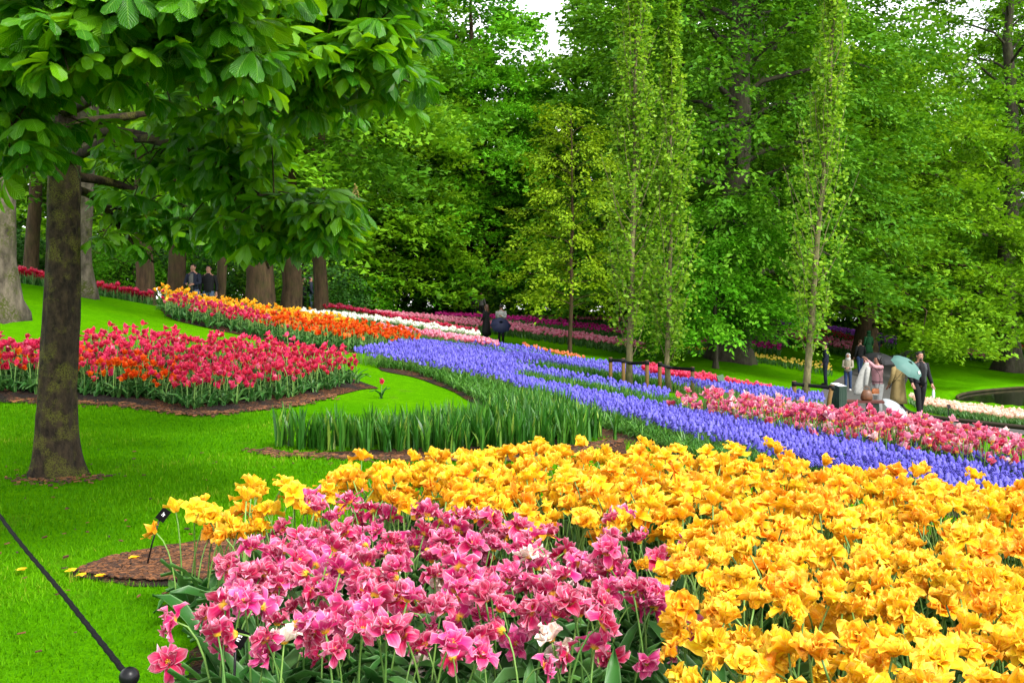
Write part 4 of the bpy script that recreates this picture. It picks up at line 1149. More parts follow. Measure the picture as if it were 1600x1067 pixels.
def slim_tree(name, label, px, d, h, tr, prof, leaf, bark, seed, n, lean=(0, 0), leafsize=.09, group='staked young poplars', stems=3, z_low=1.0):
    """upright young tree with steep side shoots; prof gives crown radius over height"""
    rs = np.random.default_rng(seed); base = on(px, d)
    root = link(name, None, None, base); tag(root, label, 'tree', group)
    tp = trunk_pts(np.zeros(3), h, lean, .10, 12, seed)
    build('trunk', tube(tp, tr * (1 - np.linspace(0, 1, 12) * .85), 9, bump=flare(seed, .25, 4, .3)), bark, root)
    sh = []; P = []
    ns = int(h * 9)
    for k in range(ns):
        z = z_low + (h - z_low) * (k / ns) ** .9; a = k * 2.4 + rs.uniform(-.4, .4)
        L = rs.uniform(.7, 1.5) * prof(z / h) * 1.9 + .15
        c0 = np.array([np.interp(z, tp[:, 2], tp[:, 0]), np.interp(z, tp[:, 2], tp[:, 1]), z])
        s = np.linspace(0, 1, 5); out = min(prof(min(z / h + .08, 1)) * rs.uniform(.7, 1.15), L * .7)
        q = np.column_stack([c0[0] + math.cos(a) * out * s ** .7, c0[1] + math.sin(a) * out * s ** .7, c0[2] + L * s])
        q[1:, :2] += rs.normal(0, .02, (4, 2)); sh.append(tube(q, np.linspace(tr * .16, .004, 5), 4, cap=False))
        P.append(np.stack([np.interp(rs.uniform(.1, 1, n // ns), s, q[:, j]) for j in range(3)], 1) + rs.normal(0, .05, (n // ns, 3)))
    build('shoots', merge(sh), bark, root)
    P = np.concatenate(P); m = len(P)
    v, f = leaflet(1.0, .8); lt = T(v, f, 0, [(0, 0), (1, .5), (0, 1), (-1, .5)])
    R = rots_z(rs.uniform(0, 6.28, m)) @ rots_x(rs.normal(0, .9, m)) @ rots_z(rs.uniform(0, 6.28, m))
    cr = build('crown', scatter([lt], np.zeros(m, int), P, R, leafsize * rs.uniform(.6, 1.3, m), rs.random(m)), LV[leaf], root, smooth=False)
    tag(cr, None, None, None, 'stuff')
    return root

def shrub(label, px, d, w, h, leaf, seed, n=260, name='shrub', sc=.62):
    rs = np.random.default_rng(seed); base = on(px, d)
    root = link(name, None, None, base); tag(root, label, 'shrub', 'shrubs along the wood edge')
    build('stems', merge([tube(np.array([(rs.uniform(-.2, .2) * w, rs.uniform(-.2, .2), -.1), (rs.uniform(-.35, .35) * w, rs.uniform(-.3, .3) * w, h * .4), (rs.uniform(-.45, .45) * w, rs.uniform(-.4, .4) * w, h * .85)]), [.05, .03, .012], 5) for _ in range(7)]), M_BARK_B, root)
    az = rs.uniform(0, 6.28, n); el = np.arcsin(rs.uniform(-.1, 1, n)); rad = rs.uniform(.55, 1.0, n) ** .5
    lump = 1 + .18 * np.sin(3 * az + seed) + .12 * np.sin(5 * az + 2 * el * 3)
    P = np.column_stack([np.cos(az) * np.cos(el) * w * .5 * rad * lump, np.sin(az) * np.cos(el) * w * .4 * rad * lump, h * .12 + np.sin(el) * h * .88 * rad * lump])
    cr = build('foliage', scatter(SPR_U, rs.integers(0, 6, n), P, bough_rots(az + rs.normal(0, .5, n), -(el * .6 - .2), rs.normal(0, .4, n)), sc * rs.uniform(.8, 1.3, n), rs.random(n)), LV[leaf], root, smooth=False)
    tag(cr, None, None, None, 'stuff')

def proj_cut(fn):
    def c(P):
        x, y = pix(P[:, 0], P[:, 1], P[:, 2]); return fn(x, y)
    return c

TALL = 'tall trees of the wood edge'
# main trees in view
tree('beech_tree', 'huge beech with fluted dark trunk right of the twin poplars', 1140, 43, 27, 8.0, 3.6, .72, 'dark', M_BARK_G, 11, 56, 52, .6, .35, group=TALL, flare_amt=.55, skew=(.1, 0), cut=proj_cut(lambda x, y: y < np.interp(x, [950, 1080, 1140, 1250], [455, 455, 478, 470])))
tree('beech_tree', 'second massive trunk just behind the huge beech', 1187, 55, 28, 8.5, 3.6, .85, 'dark', M_BARK_G, 12, 34, 40, .5, .35, group=TALL, temps=SPR_F, flare_amt=.7, cut=proj_cut(lambda x, y: y < 478))
tree('beech_tree', 'wide drooping beech whose boughs sweep down behind the walking man', 1352, 52, 18, 8.6, 2.2, .55, 'yellow', M_BARK_B, 13, 46, 52, .75, .30, .85, group=TALL, skew=(.10, -.12), cut=proj_cut(lambda x, y: y < np.interp(x, [1180, 1300, 1390, 1450, 1500, 1540, 1600], [478, 486, 505, 560, 588, 590, 540])))
tree('lime_tree', 'big tree with spreading trunk beyond the pond, at right edge', 1575, 55, 30, 8.2, 3.0, .55, 'beech', M_BARK_G, 14, 44, 48, .5, .35, group=TALL, flare_amt=.9, skew=(-.05, 0))
tree('small_beech_tree', 'low bright green beech boughs left of the huge beech trunk', 1118, 39.5, 7.6, 2.7, 1.7, .10, 'bright', M_BARK_G, 15, 24, 34, .35, .25, group=TALL, sc=.8)
tree('hornbeam_tree', 'rounded yellow green tree right of the chestnut boughs', 604, 64, 19, 7.2, 3.6, .38, 'yellow', M_BARK_B, 16, 40, 50, .6, .3, .9, group=TALL)
tree('maple_tree', 'bright green maple with straight brown trunk behind the couple', 762, 66, 19, 6.2, 3.6, .34, 'bright', M_BARK_B, 17, 38, 50, .45, .3, .95, group=TALL)
tree('ash_tree', 'tall airy light green tree rising behind the maple', 725, 68, 28, 6.2, 7, .40, 'bright', M_BARK_B, 18, 32, 36, .3, .4, group=TALL, temps=SPR_F)
tree('young_golden_tree', 'slim young tree with thin golden green leaves before the pale pink strip', 890, 38, 10.6, 1.75, 2.2, .085, 'gold', M_BARK_B, 19, 44, 9, .12, .35, .8, group='young trees', sc=.6, flare_amt=.2)
# the wood behind, one by one
BACK = [
 (-160, 62, 28, 9, 'beech', 'tall beech beyond the left edge of the wood'), (20, 66, 30, 9, 'beech', 'dark tree high behind the old mossy trunks'),
 (170, 58, 27, 8.5, 'beech', 'green tree behind the chestnut crown, left part'), (330, 64, 29, 9, 'dark', 'dark tree deep behind the chestnut boughs'),
 (480, 60, 27, 8, 'beech', 'beech behind the chestnut boughs, right part'), (655, 80, 30, 9, 'beech', 'tall tree behind the rounded yellow green tree'),
 (965, 76, 30, 7.0, 'beech', 'tall green tree behind the slim golden tree'), (1010, 66, 27, 8, 'dark', 'tall tree rising behind the twin poplars'),
 (1075, 82, 33, 9, 'yellow', 'tall yellowish tree between twin poplars and huge beech'), (1215, 78, 33, 8, 'dark', 'dark tall tree behind the leaning poplar'),
 (1285, 74, 29, 6.5, 'beech', 'tall tree above the drooping beech'), (1480, 78, 18, 8, 'beech', 'lower dark tree in the gap left of the pond tree'),
 (1610, 80, 32, 9, 'beech', 'tall tree behind the pond tree at the right edge'), (1740, 62, 30, 9, 'beech', 'tall tree beyond the right edge of the pond'),
 (835, 88, 22, 7.5, 'pale', 'pale green tree under the sky gap'), (560, 74, 28, 8, 'dark', 'dark tree behind the rounded tree'),
]
for k, (px, d, h, R, lf, lab) in enumerate(BACK):
    tree('wood_tree', lab, px, d, h, R, 3.0, .42, lf, M_BARK_B, 40 + k, 34, 40, .45, .35, group=TALL, temps=SPR_F, sc=1.1)
# farther row that closes the wood
for k, (px, d, h, lf) in enumerate([(-150, 96, 30, 'dark'), (90, 100, 32, 'dark'), (260, 92, 30, 'dark'), (430, 98, 30, 'dark'), (690, 102, 29, 'dark'), (800, 110, 24, 'beech'), (960, 104, 31, 'dark'), (1140, 106, 34, 'dark'), (1290, 100, 30, 'dark'), (1400, 108, 21, 'beech'), (1545, 104, 31, 'dark'), (1700, 100, 33, 'dark')]):
    tree('distant_tree', 'dim tree in the farthest row of the wood, ' + ['beyond left frame edge', 'over the old trunks', 'over the dark chestnut middle', 'over the two strolling visitors', 'behind the maple', 'below the left sky gap', 'behind the twin poplars', 'behind the huge beech', 'behind the leaning poplar', 'below the right sky gap', 'behind the pond tree', 'beyond right frame edge'][k], px, d, h, 9.5, 1.6, .4, lf, M_BARK_B, 80 + k, 26, 28, .4, .3, group='farthest row of trees', temps=SPR_F, sc=1.5)
# trunks on the left bank, their crowns above the chestnut boughs
for k, (px, d, tr, h, bk, lab) in enumerate([
  (-6, 15.6, .27, 15, M_BARK_P, 'old pale trunk with knobs and moss at the left edge'), (122, 21, .27, 16, M_BARK_P, 'pale mossy trunk just behind the chestnut trunk'),
  (226, 27.5, .25, 15, M_BARK_B, 'dark trunk where the red strip meets the golden bed'), (272, 33, .30, 17, M_BARK_B, 'dark brown trunk left of the two strolling visitors'),
  (348, 31.5, .16, 14, M_BARK_B, 'slim light brown trunk right of the two strolling visitors'), (408, 33, .44, 20, M_BARK_B, 'thickest brown trunk rising behind the golden tulips'),
  (452, 34, .34, 18, M_BARK_B, 'brown trunk leaning against the thickest one'), (501, 35.5, .25, 17, M_BARK_B, 'dark trunk at the right end of the golden strip'), (50, 38, .28, 17, M_BARK_B, 'thin distant trunk above the far red strip')]):
    tree('old_tree', lab, px, d, h, 3.6 if d < 22 else 5.0, 6.0 if d < 22 else 6.5, tr, 'dark' if k % 2 else 'beech', bk, 120 + k, 14, 26, .4, .35, group='trees on the left bank', temps=SPR if d < 25 else SPR_M, flare_amt=.6 if k < 2 else .3, lean=(-.6, .3) if k == 6 else (0, 0))
# slim poplars with stakes
slim_tree('poplar_tree', 'tallest slim poplar of the staked pair, left one', 983, 22.2, 11.5, .075, lambda t: .56 * math.sin(PI * min(1, .22 + .8 * t)) * (1 + .35 * math.sin(t * 23)) + .08, 'poplar', M_BARK_Y, 5, 9800, (.2, 0), .100, z_low=.55)
slim_tree('poplar_tree', 'slim poplar of the staked pair, right one', 1046, 22.4, 8.9, .065, lambda t: .52 * math.sin(PI * min(1, .22 + .8 * t)) * (1 + .35 * math.sin(t * 19 + 2)) + .06, 'poplar', M_BARK_Y, 6, 8200, (.15, 0), .100, z_low=.55)
slim_tree('poplar_tree', 'leaning slim poplar standing alone by the green litter bin', 1256, 19, 9.2, .070, lambda t: .52 * math.sin(PI * min(1, .14 + .9 * t ** .8)) * (1 + .4 * math.sin(t * 17 + 1)) + .07, 'poplar', M_BARK_Y, 7, 6800, (.78, 0), .085, z_low=.8)
# shrubs
SHR = [(150,44,6,2.6),(215,42,5,2.4),(300,44,6,3),(370,46,5,2.6),(470,48,6,2.8),(540,58,6,3),(590,62,6,3.2),(640,62,6,3.0),(690,63,6,3.4),(740,64,6,3),(800,65,6,3.2),(850,66,6,3),(910,66,6,3),(960,65,6,2.6),(1020,64,6,2.6),(1080,68,6,3),(60,44,6,2.6),(-40,42,6,2.8),(1250,76,8,3),(1420,78,8,3),(1520,84,8,3),(1620,82,8,3.2),(1150,74,7,3),(1330,80,8,3)]
SHL = ['behind the far red strip', 'right of the pale mossy trunk', 'behind the two strolling visitors', 'right of the slim light brown trunk', 'behind the hugging pair', 'left of the rounded tree trunk', 'at the rounded tree trunk', 'right of the rounded tree trunk', 'left of the two distant walkers', 'behind the two distant walkers', 'right of the maple trunk', 'behind the blue umbrella', 'left of the slim golden tree', 'right of the slim golden tree', 'behind the twin poplars', 'left of the huge beech', 'behind the thin distant trunk', 'at the left frame edge', 'behind the leaning poplar', 'above the far path', 'left of the pond tree', 'right of the pond tree', 'behind the second massive trunk', 'behind the dark standing visitor']
for k, (px, d, w, h) in enumerate(SHR):
    shrub(('bright green bushy shrub ' if k % 4 == 1 else 'dark green dense shrub ') + SHL[k], px, d, w, h, 'bright' if k in (1, 5, 10) else ('hedge' if k % 3 else 'dark'), 200 + k, 230)

# ---------------------------------------------------------------- the horse chestnut in the foreground
M_CHEST = leaf_mat('chestnut_leaf', [(0, (0.016, 0.105, 0.001)), (.5, (0.045, 0.180, 0.0015)), (1, (0.120, 0.300, 0.003))], trans=.45, rough=.34, spec=.30, vein=1.0, objrand=True, tboost=(1.9, 1.55, .6))
def chestnut_leaflet(L, W, sag, nu=5, nv=7):
    """obovate leaflet, pleated along its side veins, pointing along +X and sagging"""
    def fn(U, V):
        vv = np.linspace(0, 1, V.shape[0]); ang = -.15 + sag * vv; dv = np.diff(vv, prepend=0) * L
        x = np.cumsum(np.cos(ang) * dv)[:, None]; z = -np.cumsum(np.sin(ang) * dv)[:, None]
        w = (np.interp(vv, [0, .12, .35, .6, .78, .9, 1], [.03, .16, .55, .92, 1, .66, .03]) * W * .5)[:, None]
        off = -.20 * np.abs(U) * w
        return x + 0 * U + .10 * w * np.abs(U), U * w, z + off + .012 * L * np.cos(V * 20) * np.abs(U)
    return grid(nu, nv, fn)
def chestnut_leaf(seed, nu=5, nv=7):
    """palmate leaf: stalk then seven leaflets"""
    rs = random.Random(seed); ts = [tube([(0, 0, 0), (.05, 0, .012), (.10, 0, .005)], [.0025, .002, .002], 4, cap=False)]
    n = rs.choice([5, 6, 7, 7])
    for k in range(n):
        a = (k - (n - 1) / 2) * rs.uniform(.60, .70); big = math.cos(a * .48)
        L = .165 * (.55 + .5 * big) * rs.uniform(.9, 1.1)
        t = chestnut_leaflet(L, L * .42, rs.uniform(.5, 1.5), nu, nv)
        ts.append(t.xf(rotz(a) @ roty(rs.uniform(.15, .6)) @ rotx(rs.uniform(-.25, .25)), (.10, 0, .005)).rnd(rs.uniform(-.05, .05)))
    return merge(ts)
CL = [chestnut_leaf(800 + k) for k in range(10)]
CLL = [chestnut_leaf(820 + k, 3, 4) for k in range(8)]
cb = on(86, 8.25)
chest = link('horse_chestnut_tree', None, None, cb)
tag(chest, 'horse chestnut with dark mossy trunk and big fan leaves on the lawn at left', 'tree')
tp = np.array([at(86, 747, 8.25), at(88, 640, 8.25), at(96, 500, 8.25), at(100, 380, 8.25), at(101, 260, 8.25), at(104, 150, 8.2), at(110, 0, 8.2), at(118, -200, 8.2), at(130, -500, 8.2)], float) - np.array(cb)
tp[0, 2] = -.15
tpc = curve_pts(tp, 26)
tpc = curve_pts(tp, 120)
rad = np.interp(np.linspace(0, 1, 120), [0, .08, .2, .45, 1], [.172, .156, .140, .124, .06])
fl_ = flare(31, .34, 5, .55); nzr = np.random.default_rng(5).normal(0, 1, (120, 48))
for _ in range(2): nzr = (nzr + np.roll(nzr, 1, 0) + np.roll(nzr, -1, 0) + .5 * np.roll(nzr, 1, 1)) / 2.4
build('trunk', tube(tpc, rad, 48, bump=lambda a, k, L: fl_(a, k, L) + .016 * nzr[k] + .02 * np.sin(11 * a + 1.5 * np.sin(L * 3))), M_BARK_C, chest)
# boughs: from trunk height to a far end; ends given where the leaves hang in the photograph and further round the tree
def P3(px, py, d): return np.array(at(px, py, d)) - np.array(cb)
BO = [(2.6, [P3(200, 215, 7.6), P3(330, 250, 7.0), P3(420, 320, 6.6), P3(525, 350, 6.3)]), (2.75, [P3(180, 205, 7.7), P3(300, 240, 7.4), P3(380, 330, 7.3), P3(420, 420, 7.2)]),
      (3.0, [P3(200, 130, 7.2), P3(330, 90, 6.4), P3(470, 110, 6.0), P3(615, 125, 5.8)]), (3.3, [P3(190, 60, 7.4), P3(340, 10, 6.6), P3(500, -20, 6.2), P3(640, 5, 6.0)]),
      (3.1, [P3(80, 90, 6.6), P3(60, 60, 5.2), P3(90, 60, 4.6)]), (3.0, [P3(60, 150, 7.0), P3(10, 160, 5.6), P3(20, 200, 4.9)]),
      (2.7, [P3(60, 250, 8.0), P3(0, 270, 7.6), P3(-90, 300, 7.4)]), (3.4, [P3(160, 30, 6.2), P3(250, 10, 5.2), P3(310, 40, 4.7)]),
      (2.5, [P3(190, 290, 8.6), P3(260, 330, 8.8), P3(330, 390, 8.8)]), (2.9, [P3(220, 180, 8.6), P3(380, 170, 9.2), P3(520, 190, 9.6)]),
      (2.4, [P3(150, 310, 8.6), P3(200, 370, 8.8), P3(240, 410, 8.8)]), (3.2, [P3(230, 100, 8.8), P3(390, 40, 9.4), P3(520, 60, 10.0)]),
      (4.2, [(1.0, -1.0, 4.6), (2.0, -2.2, 4.9), (2.6, -2.6, 4.6)]), (4.5, [(-1.2, -.6, 5.0), (-2.4, -1.4, 5.2), (-3.2, -1.6, 4.9)]), (4.4, [(-1, 1, 4.9), (-2, 2.2, 5.2), (-2.6, 2.6, 4.8)]), (4.6, [(1, 1.2, 5.2), (2.1, 2.2, 5.5), (3.0, 2.6, 5.2)]),
      (5.2, [(.8, .2, 5.8), (1.6, -.3, 6.5), (2.0, -.5, 7.0)]), (5.4, [(-.7, .4, 6.2), (-1.2, .6, 7.0), (-1.5, .9, 7.4)]), (5.0, [(.1, 1.0, 5.8), (.2, 1.7, 6.6)]), (5.1, [(0, -1.0, 5.9), (.2, -1.8, 6.6)]), (5.8, [(.1, .1, 6.8), (.2, .1, 8.0)])]
tips = []
for k, (z, pts) in enumerate(BO):
    c0 = np.array([np.interp(z, tpc[:, 2], tpc[:, 0]), np.interp(z, tpc[:, 2], tpc[:, 1]), z])
    c = curve_pts([c0] + list(pts), 14)
    build('bough', tube(c, np.linspace(.045, .008, 14), 7), M_BARK_C, chest)
    tips.append(c)
# leaf places: whorls along the boughs and their twigs. In view they hang where the photograph shows them
place = []; twigs = []
rs = np.random.default_rng(77)
for k, c in enumerate(tips):
    L = np.linalg.norm(np.diff(c, axis=0), axis=1).sum()
    nt_ = int(L * (24 if k < 12 else 9))
    for j in range(nt_):
        u = rs.uniform(.22, 1) ** .75 * 13; i = min(int(u), 12); p = c[i] + (c[i+1] - c[i]) * (u - i)
        d_ = c[i+1] - c[i]; d_ /= np.linalg.norm(d_)
        dr = d_ * .5 + rs.normal(0, .65, 3); dr[2] = dr[2] * .6 + rs.uniform(-.35, .35); dr /= np.linalg.norm(dr)
        ln = rs.uniform(.15, .55); e = p + dr * ln
        twigs.append(tube([p, (p + e) / 2 + (0, 0, .03), e], [.007, .005, .004], 4, cap=False)); place.append((e, dr))
def allow(P):
    W = P + np.array(cb); x, y = pix(W[0], max(W[1], .5), W[2])
    if x > 650 + 25 * math.sin(y * .1) : return False
    low = np.interp(x, [-200, 0, 40, 62, 140, 150, 300, 400, 440, 520, 545, 560, 640, 700], [330, 300, 280, 130, 130, 390, 380, 400, 400, 380, 330, 180, 165, 150])
    if y > low: return False
    if 430 < x < 700 and 190 < y < 300: return False
    return True
ok_ = [allow(e) for e, d in place]; twigs = [t for t, k in zip(twigs, ok_) if k]; place = [p for p, k in zip(place, ok_) if k]
tag(build('twigs', merge(twigs), M_BARK_C, chest), None, None, None, 'stuff')
leaf_at = []
for e, d_ in place:
    n = int(rs.integers(3, 6)); a0 = rs.uniform(0, 6.28)
    for q in range(n):
        a = a0 + q * 2 * PI / n + rs.normal(0, .3)
        leaf_at.append((e, a, rs.uniform(-.1, .75), rs.normal(0, .25), rs.uniform(.75, 1.3)))
pos = np.array([l[0] for l in leaf_at]); az = np.array([l[1] for l in leaf_at]); pit = np.array([l[2] for l in leaf_at]); rl = np.array([l[3] for l in leaf_at]); sc_ = np.array([l[4] for l in leaf_at])
Rm = bough_rots(az, pit, rl)
W = pos + np.array(cb); hx, hy = pix(W[:, 0], np.maximum(W[:, 1], .5), W[:, 2])
invw = (hx > -40) & (hx < 740) & (hy > -60)
key = np.where(invw, W[:, 1], 99); o_ = np.argsort(key)
lm = [to_mesh('leaf', t, [M_CHEST]) for t in CL]
for k in o_[:300]:
    o = link('leaf', random.choice(lm), chest); M4 = np.eye(4); M4[:3, :3] = Rm[k] * sc_[k]; M4[:3, 3] = pos[k]; o.matrix_basis = Matrix(M4.tolist())
r_ = o_[300:]; n = len(r_)
cr = build('crown', scatter(CLL, rs.integers(0, 8, n), pos[r_], Rm[r_], sc_[r_], rs.random(n)), M_CHEST, chest); tag(cr, None, None, None, 'stuff')
# faded flower candles
M_CANDLE = leaf_mat('faded_candle', [(0, (.22, .17, .04)), (1, (.45, .33, .10))], trans=.1, rough=.8)
for px, py, d in [(628, 72, 5.9), (330, 60, 6.2), (397, 250, 6.8), (555, 310, 6.4), (130, 40, 5.5)]:
    p = P3(px, py + 25, d); ts = [tube([p, p + (0, 0, .2)], [.004, .002], 4)]
    for k in range(34):
        t = random.random(); a = random.uniform(0, 6.28); r = .035 * (1.1 - t)
        ts.append(ball(p + (r * math.cos(a), r * math.sin(a), .03 + .17 * t), .006, 5, 4).rnd(random.random()))
    build('flower_candle', merge(ts), M_CANDLE, chest)

# ---------------------------------------------------------------- path, pond, edging
M_PATH = solid('asphalt', (0.055, 0.052, 0.048), .85, .3, .3, 3.0, bump=.2)
M_EDGE = solid('dark_timber', (0.035, 0.026, 0.016), .9, .2, .4, 5)
def sp(px, d): return ((px - 800) / F * d, d)
PATH = [sp(*p) for p in [(1240,22),(1268,30),(1290,40),(1338,48),(1400,58),(1430,64),(1455,63),(1430,52),(1408,42),(1402,34),(1415,29.2),(1440,27.4),(1515,26.0),(1600,24.6),(1720,23),(1720,19),(1600,19.5),(1450,20.2),(1330,20.2)]]
o = sheet('path', np.array(PATH), M_PATH, .02, 0.0, .6, wob=0)
def water_mat():
    m, nt, out = mat_new('pond_water')
    p = nt.nodes.new('ShaderNodeBsdfPrincipled'); setin(p, Roughness=.06); p.inputs['Base Color'].default_value = (.012, .018, .008, 1); p.inputs['Specular IOR Level'].default_value = .6
    b = nt.nodes.new('ShaderNodeBump'); b.inputs['Strength'].default_value = .12; b.inputs['Distance'].default_value = .05
    nt.links.new(noise(nt, 2.5, 3, geo_pos(nt)), b.inputs['Height']); nt.links.new(b.outputs[0], p.inputs['Normal']); nt.links.new(p.outputs[0], out.inputs['Surface'])
    return m
pw = POND; c = pw.mean(0); pw2 = c + (pw - c) * 1.0
V = np.column_stack([np.vstack([c, pw2]), np.full(len(pw2) + 1, WATER_Z)])
o = build('pond_water', T(V, [(0, 1 + k, 1 + (k + 1) % len(pw2)) for k in range(len(pw2))]), water_mat()); tag(o, 'dark still pond water', None, None, 'structure')
rim = [p for p in np.roll(pw, 3, 0)[:len(pw) // 2 + 1]]
rc = curve_pts([(x, y, WATER_Z + .06) for x, y in rim], 90)
o = build('pond_edging', tube(rc, .06, 6), solid('mossy_edging', (0.035, 0.026, 0.008), .9, .2, .6, 3)); tag(o, 'low mossy timber edging along the far bank of the pond', 'edging', None)
kerb = curve_pts([(x, y, tz(x, y) + .06) for x, y in [sp(1405,36), sp(1417,30.2), sp(1441,27.9), sp(1515,26.4), sp(1600,25.0), sp(1720,23.4)]], 40)
o = build('border_edging', tube(kerb, .07, 4), M_EDGE); tag(o, 'dark low edging between path and peach flower border', 'edging', None)

# ---------------------------------------------------------------- stakes and straps of the poplars
M_STAKE = solid('stake_wood', (0.17, 0.090, 0.026), .75, .3, .45, 6, stretch=(1, 1, .2)); M_STRAP = solid('black_rubber', (0.004, 0.004, 0.005), .7, .15)
def stake(px, d, h, label, r=.042, lean=0.0, extra=0.0):
    b = on(px, d); root = link('tree_stake', None, None, b); tag(root, label, 'stake', 'tree stakes')
    build('post', tube([(0, 0, -.2), (lean * .5, 0, h * .5), (lean, 0, h - .02), (lean, 0, h)], [r, r, r, r * .85], 9), M_STAKE, root)
    build('strap_wrap', tube([(lean, 0, h - .10), (lean, 0, h - .01)], r + .008, 9), M_STRAP, root)
    return np.array(b) + (lean, 0, h - .06)
A = [stake(954, 21.7, .60, 'leftmost wooden stake of the twin poplars'), stake(974, 21.5, .62, 'wooden stake just left of the taller twin poplar'), stake(1011, 21.3, .64, 'wooden stake between the twin poplars, left'),
     stake(1031, 21.4, .64, 'wooden stake between the twin poplars, right'), stake(1082, 21.5, .62, 'rightmost wooden stake of the twin poplars')]
B = [stake(1241, 19, .52, 'wooden stake left of the leaning poplar'), stake(1292, 18.6, .52, 'leaning yellowish stake right of the leaning poplar', lean=.10)]
def strap(pts, label):
    c = curve_pts(pts, 12); V = []; f = []
    for k, p in enumerate(c): V += [p + (0, -.004, .035), p + (0, -.004, -.035), p + (0, .004, .035), p + (0, .004, -.035)]
    for k in range(11):
        a, b = 4 * k, 4 * k + 4
        f += [(a, a+1, b+1), (a, b+1, b), (a+3, a+2, b+2), (a+3, b+2, b+3), (a, b, b+2), (a, b+2, a+2), (a+1, a+3, b+3), (a+1, b+3, b+1)]
    tag(build('tree_strap', T(V, f), M_STRAP, smooth=False), label, 'strap', 'rubber tree straps')
t1 = np.array(on(983, 22.2)) + (0.02, -.08, .54); t2 = np.array(on(1046, 22.4)) + (0.02, -.08, .56); t3 = np.array(on(1256, 19)) + (.05, -.08, .46)
strap([A[0], A[1] + (0, -.06, 0), t1, A[2]], 'black strap tying the taller twin poplar between its stakes')
strap([A[3], t2, A[4]], 'black strap tying the right twin poplar to its stakes')
strap([B[0], t3, B[1]], 'black strap tying the leaning poplar to its stakes')

# ---------------------------------------------------------------- bench, bin, sign
M_GREENP = solid('dark_green_paint', (0.003, 0.022, 0.010), .5, .4, .3); M_REDW = solid('red_brown_wood', (0.085, 0.016, 0.010), .6, .4, .3, 5, stretch=(.3, 1, 1)); M_BAG = solid('white_liner', (.40, .42, .42), .5, .4, .1)
b = Vector((*sp(1344, 24.0), 0)); b.z = tz(b.x, b.y)
GZ0 = CAM_H - (657 - HORIZON) / F * 24.2
bench = link('bench', None, None, (b.x, b.y, b.z), math.radians(-12)); tag(bench, 'low backless bench with red brown seat and dark green supports', 'bench')
seat_h = CAM_H - (627 - HORIZON) / F * 24.0 - b.z
build('seat', merge([box(0, y, seat_h, 1.05, .13, .05) for y in (-.15, 0, .15)]), M_REDW, bench, smooth=False)
for sx in (-.28, .28): build('support', merge([box(sx, 0, seat_h * .5 - .02, .26, .34, seat_h - .03), box(sx, 0, .02, .32, .4, .06)]), M_GREENP, bench, smooth=False)
bb = Vector((*sp(1311, 23.6), 0)); bb.z = tz(bb.x, bb.y)
bin_ = link('litter_bin', None, None, bb, .5); tag(bin_, 'dark green litter bin with white liner left of the bench', 'litter bin')
bh = CAM_H - (603 - HORIZON) / F * 23.6 - bb.z
build('body', merge([box(0, 0, bh * .5, .25, .25, bh - .02), box(0, 0, bh * .96, .27, .27, .03)] + [box(.1265 * s if ax == 0 else o_ , o_ if ax == 0 else .1265 * s, bh * .5, .006 if ax == 0 else .02, .02 if ax == 0 else .006, bh * .85) for s in (-1, 1) for ax in (0, 1) for o_ in (-.08, 0, .08)]), M_GREENP, bin_, smooth=False)
build('liner', merge([T([(-.13, -.13, bh), (.13, -.13, bh), (.13, .13, bh + .06), (-.13, .13, bh + .06), (0, 0, bh - .06)], [(0, 1, 4), (1, 2, 4), (2, 3, 4), (3, 0, 4)]), box(0, .131, bh + .03, .27, .008, .07)]), M_BAG, bin_, smooth=False)
s0 = on(1133, 21.5); hs = CAM_H - (586 - HORIZON) / F * 21.5 - s0.z
sg = link('garden_sign', None, None, s0, .3); tag(sg, 'small dark green slanting sign panel behind the rose pink tulips', 'sign')
build('panel', box(-.06, 0, hs - .2, .16, .03, .42, rotx(-.35) @ roty(-.18)), solid('sign_green', (.010, .06, .012), .5, .4, .2), sg, smooth=False)
build('post', tube([(0, .02, -.1), (-.02, .03, hs - .3)], .018, 6), M_EDGE, sg)
for px, py, lab in [(1482, 634, 'small black label post in the peach border')]:
    p = on(px, 27.4); r_ = link('label_post', None, None, p); tag(r_, lab, 'label post'); build('post', tube([(0, 0, -.05), (0, 0, .38)], .012, 6), M_STRAP, r_); build('plate', box(0, -.02, .40, .09, .01, .12, rotx(-.5)), M_STRAP, r_, smooth=False)

# ---------------------------------------------------------------- plant labels, rope and post in the foreground
M_BLACK = solid('black_metal', (.004, .004, .005), .35, .18, .1); M_PLATE = solid('matt_black_plate', (.004, .004, .004), .95, .02); M_INK = solid('white_print', (.7, .7, .7), .6, .2)
def plant_label(px, py, d, top, w, h, lab, yaw, roll, marks):
    g = (( px - 800) / F * d, d); z = tz(*g); root = link('plant_label', None, None, (g[0], g[1], z)); tag(root, lab, 'plant label', 'plant labels')
    t = np.array(at(*top, d)) - np.array((g[0], g[1], z))
    build('stick', tube([(0, 0, -.05), t * .5, t], .0045, 6), M_BLACK, root)
    R = rotz(yaw) @ roty(roll) @ rotx(-.55)
    build('plate', box(*(t + R @ np.array([0, -.006, h * .45])), w, .004, h, R), M_PLATE, root, smooth=False)
    build('print', merge([box(*(t + R @ np.array([x, -.009, h * .45 + y])), a, .0012, b_, R) for x, y, a, b_ in marks]), M_INK, root, smooth=False)
plant_label(226, 890, 5.45, (249, 812), .052, .072, 'black plant label on a leaning stick at the yellow bed tip', .1, .62, [(-.004, .006, .004, .012), (.005, .004, .006, .004), (.004, -.004, .004, .010), (-.006, -.006, .005, .003)])
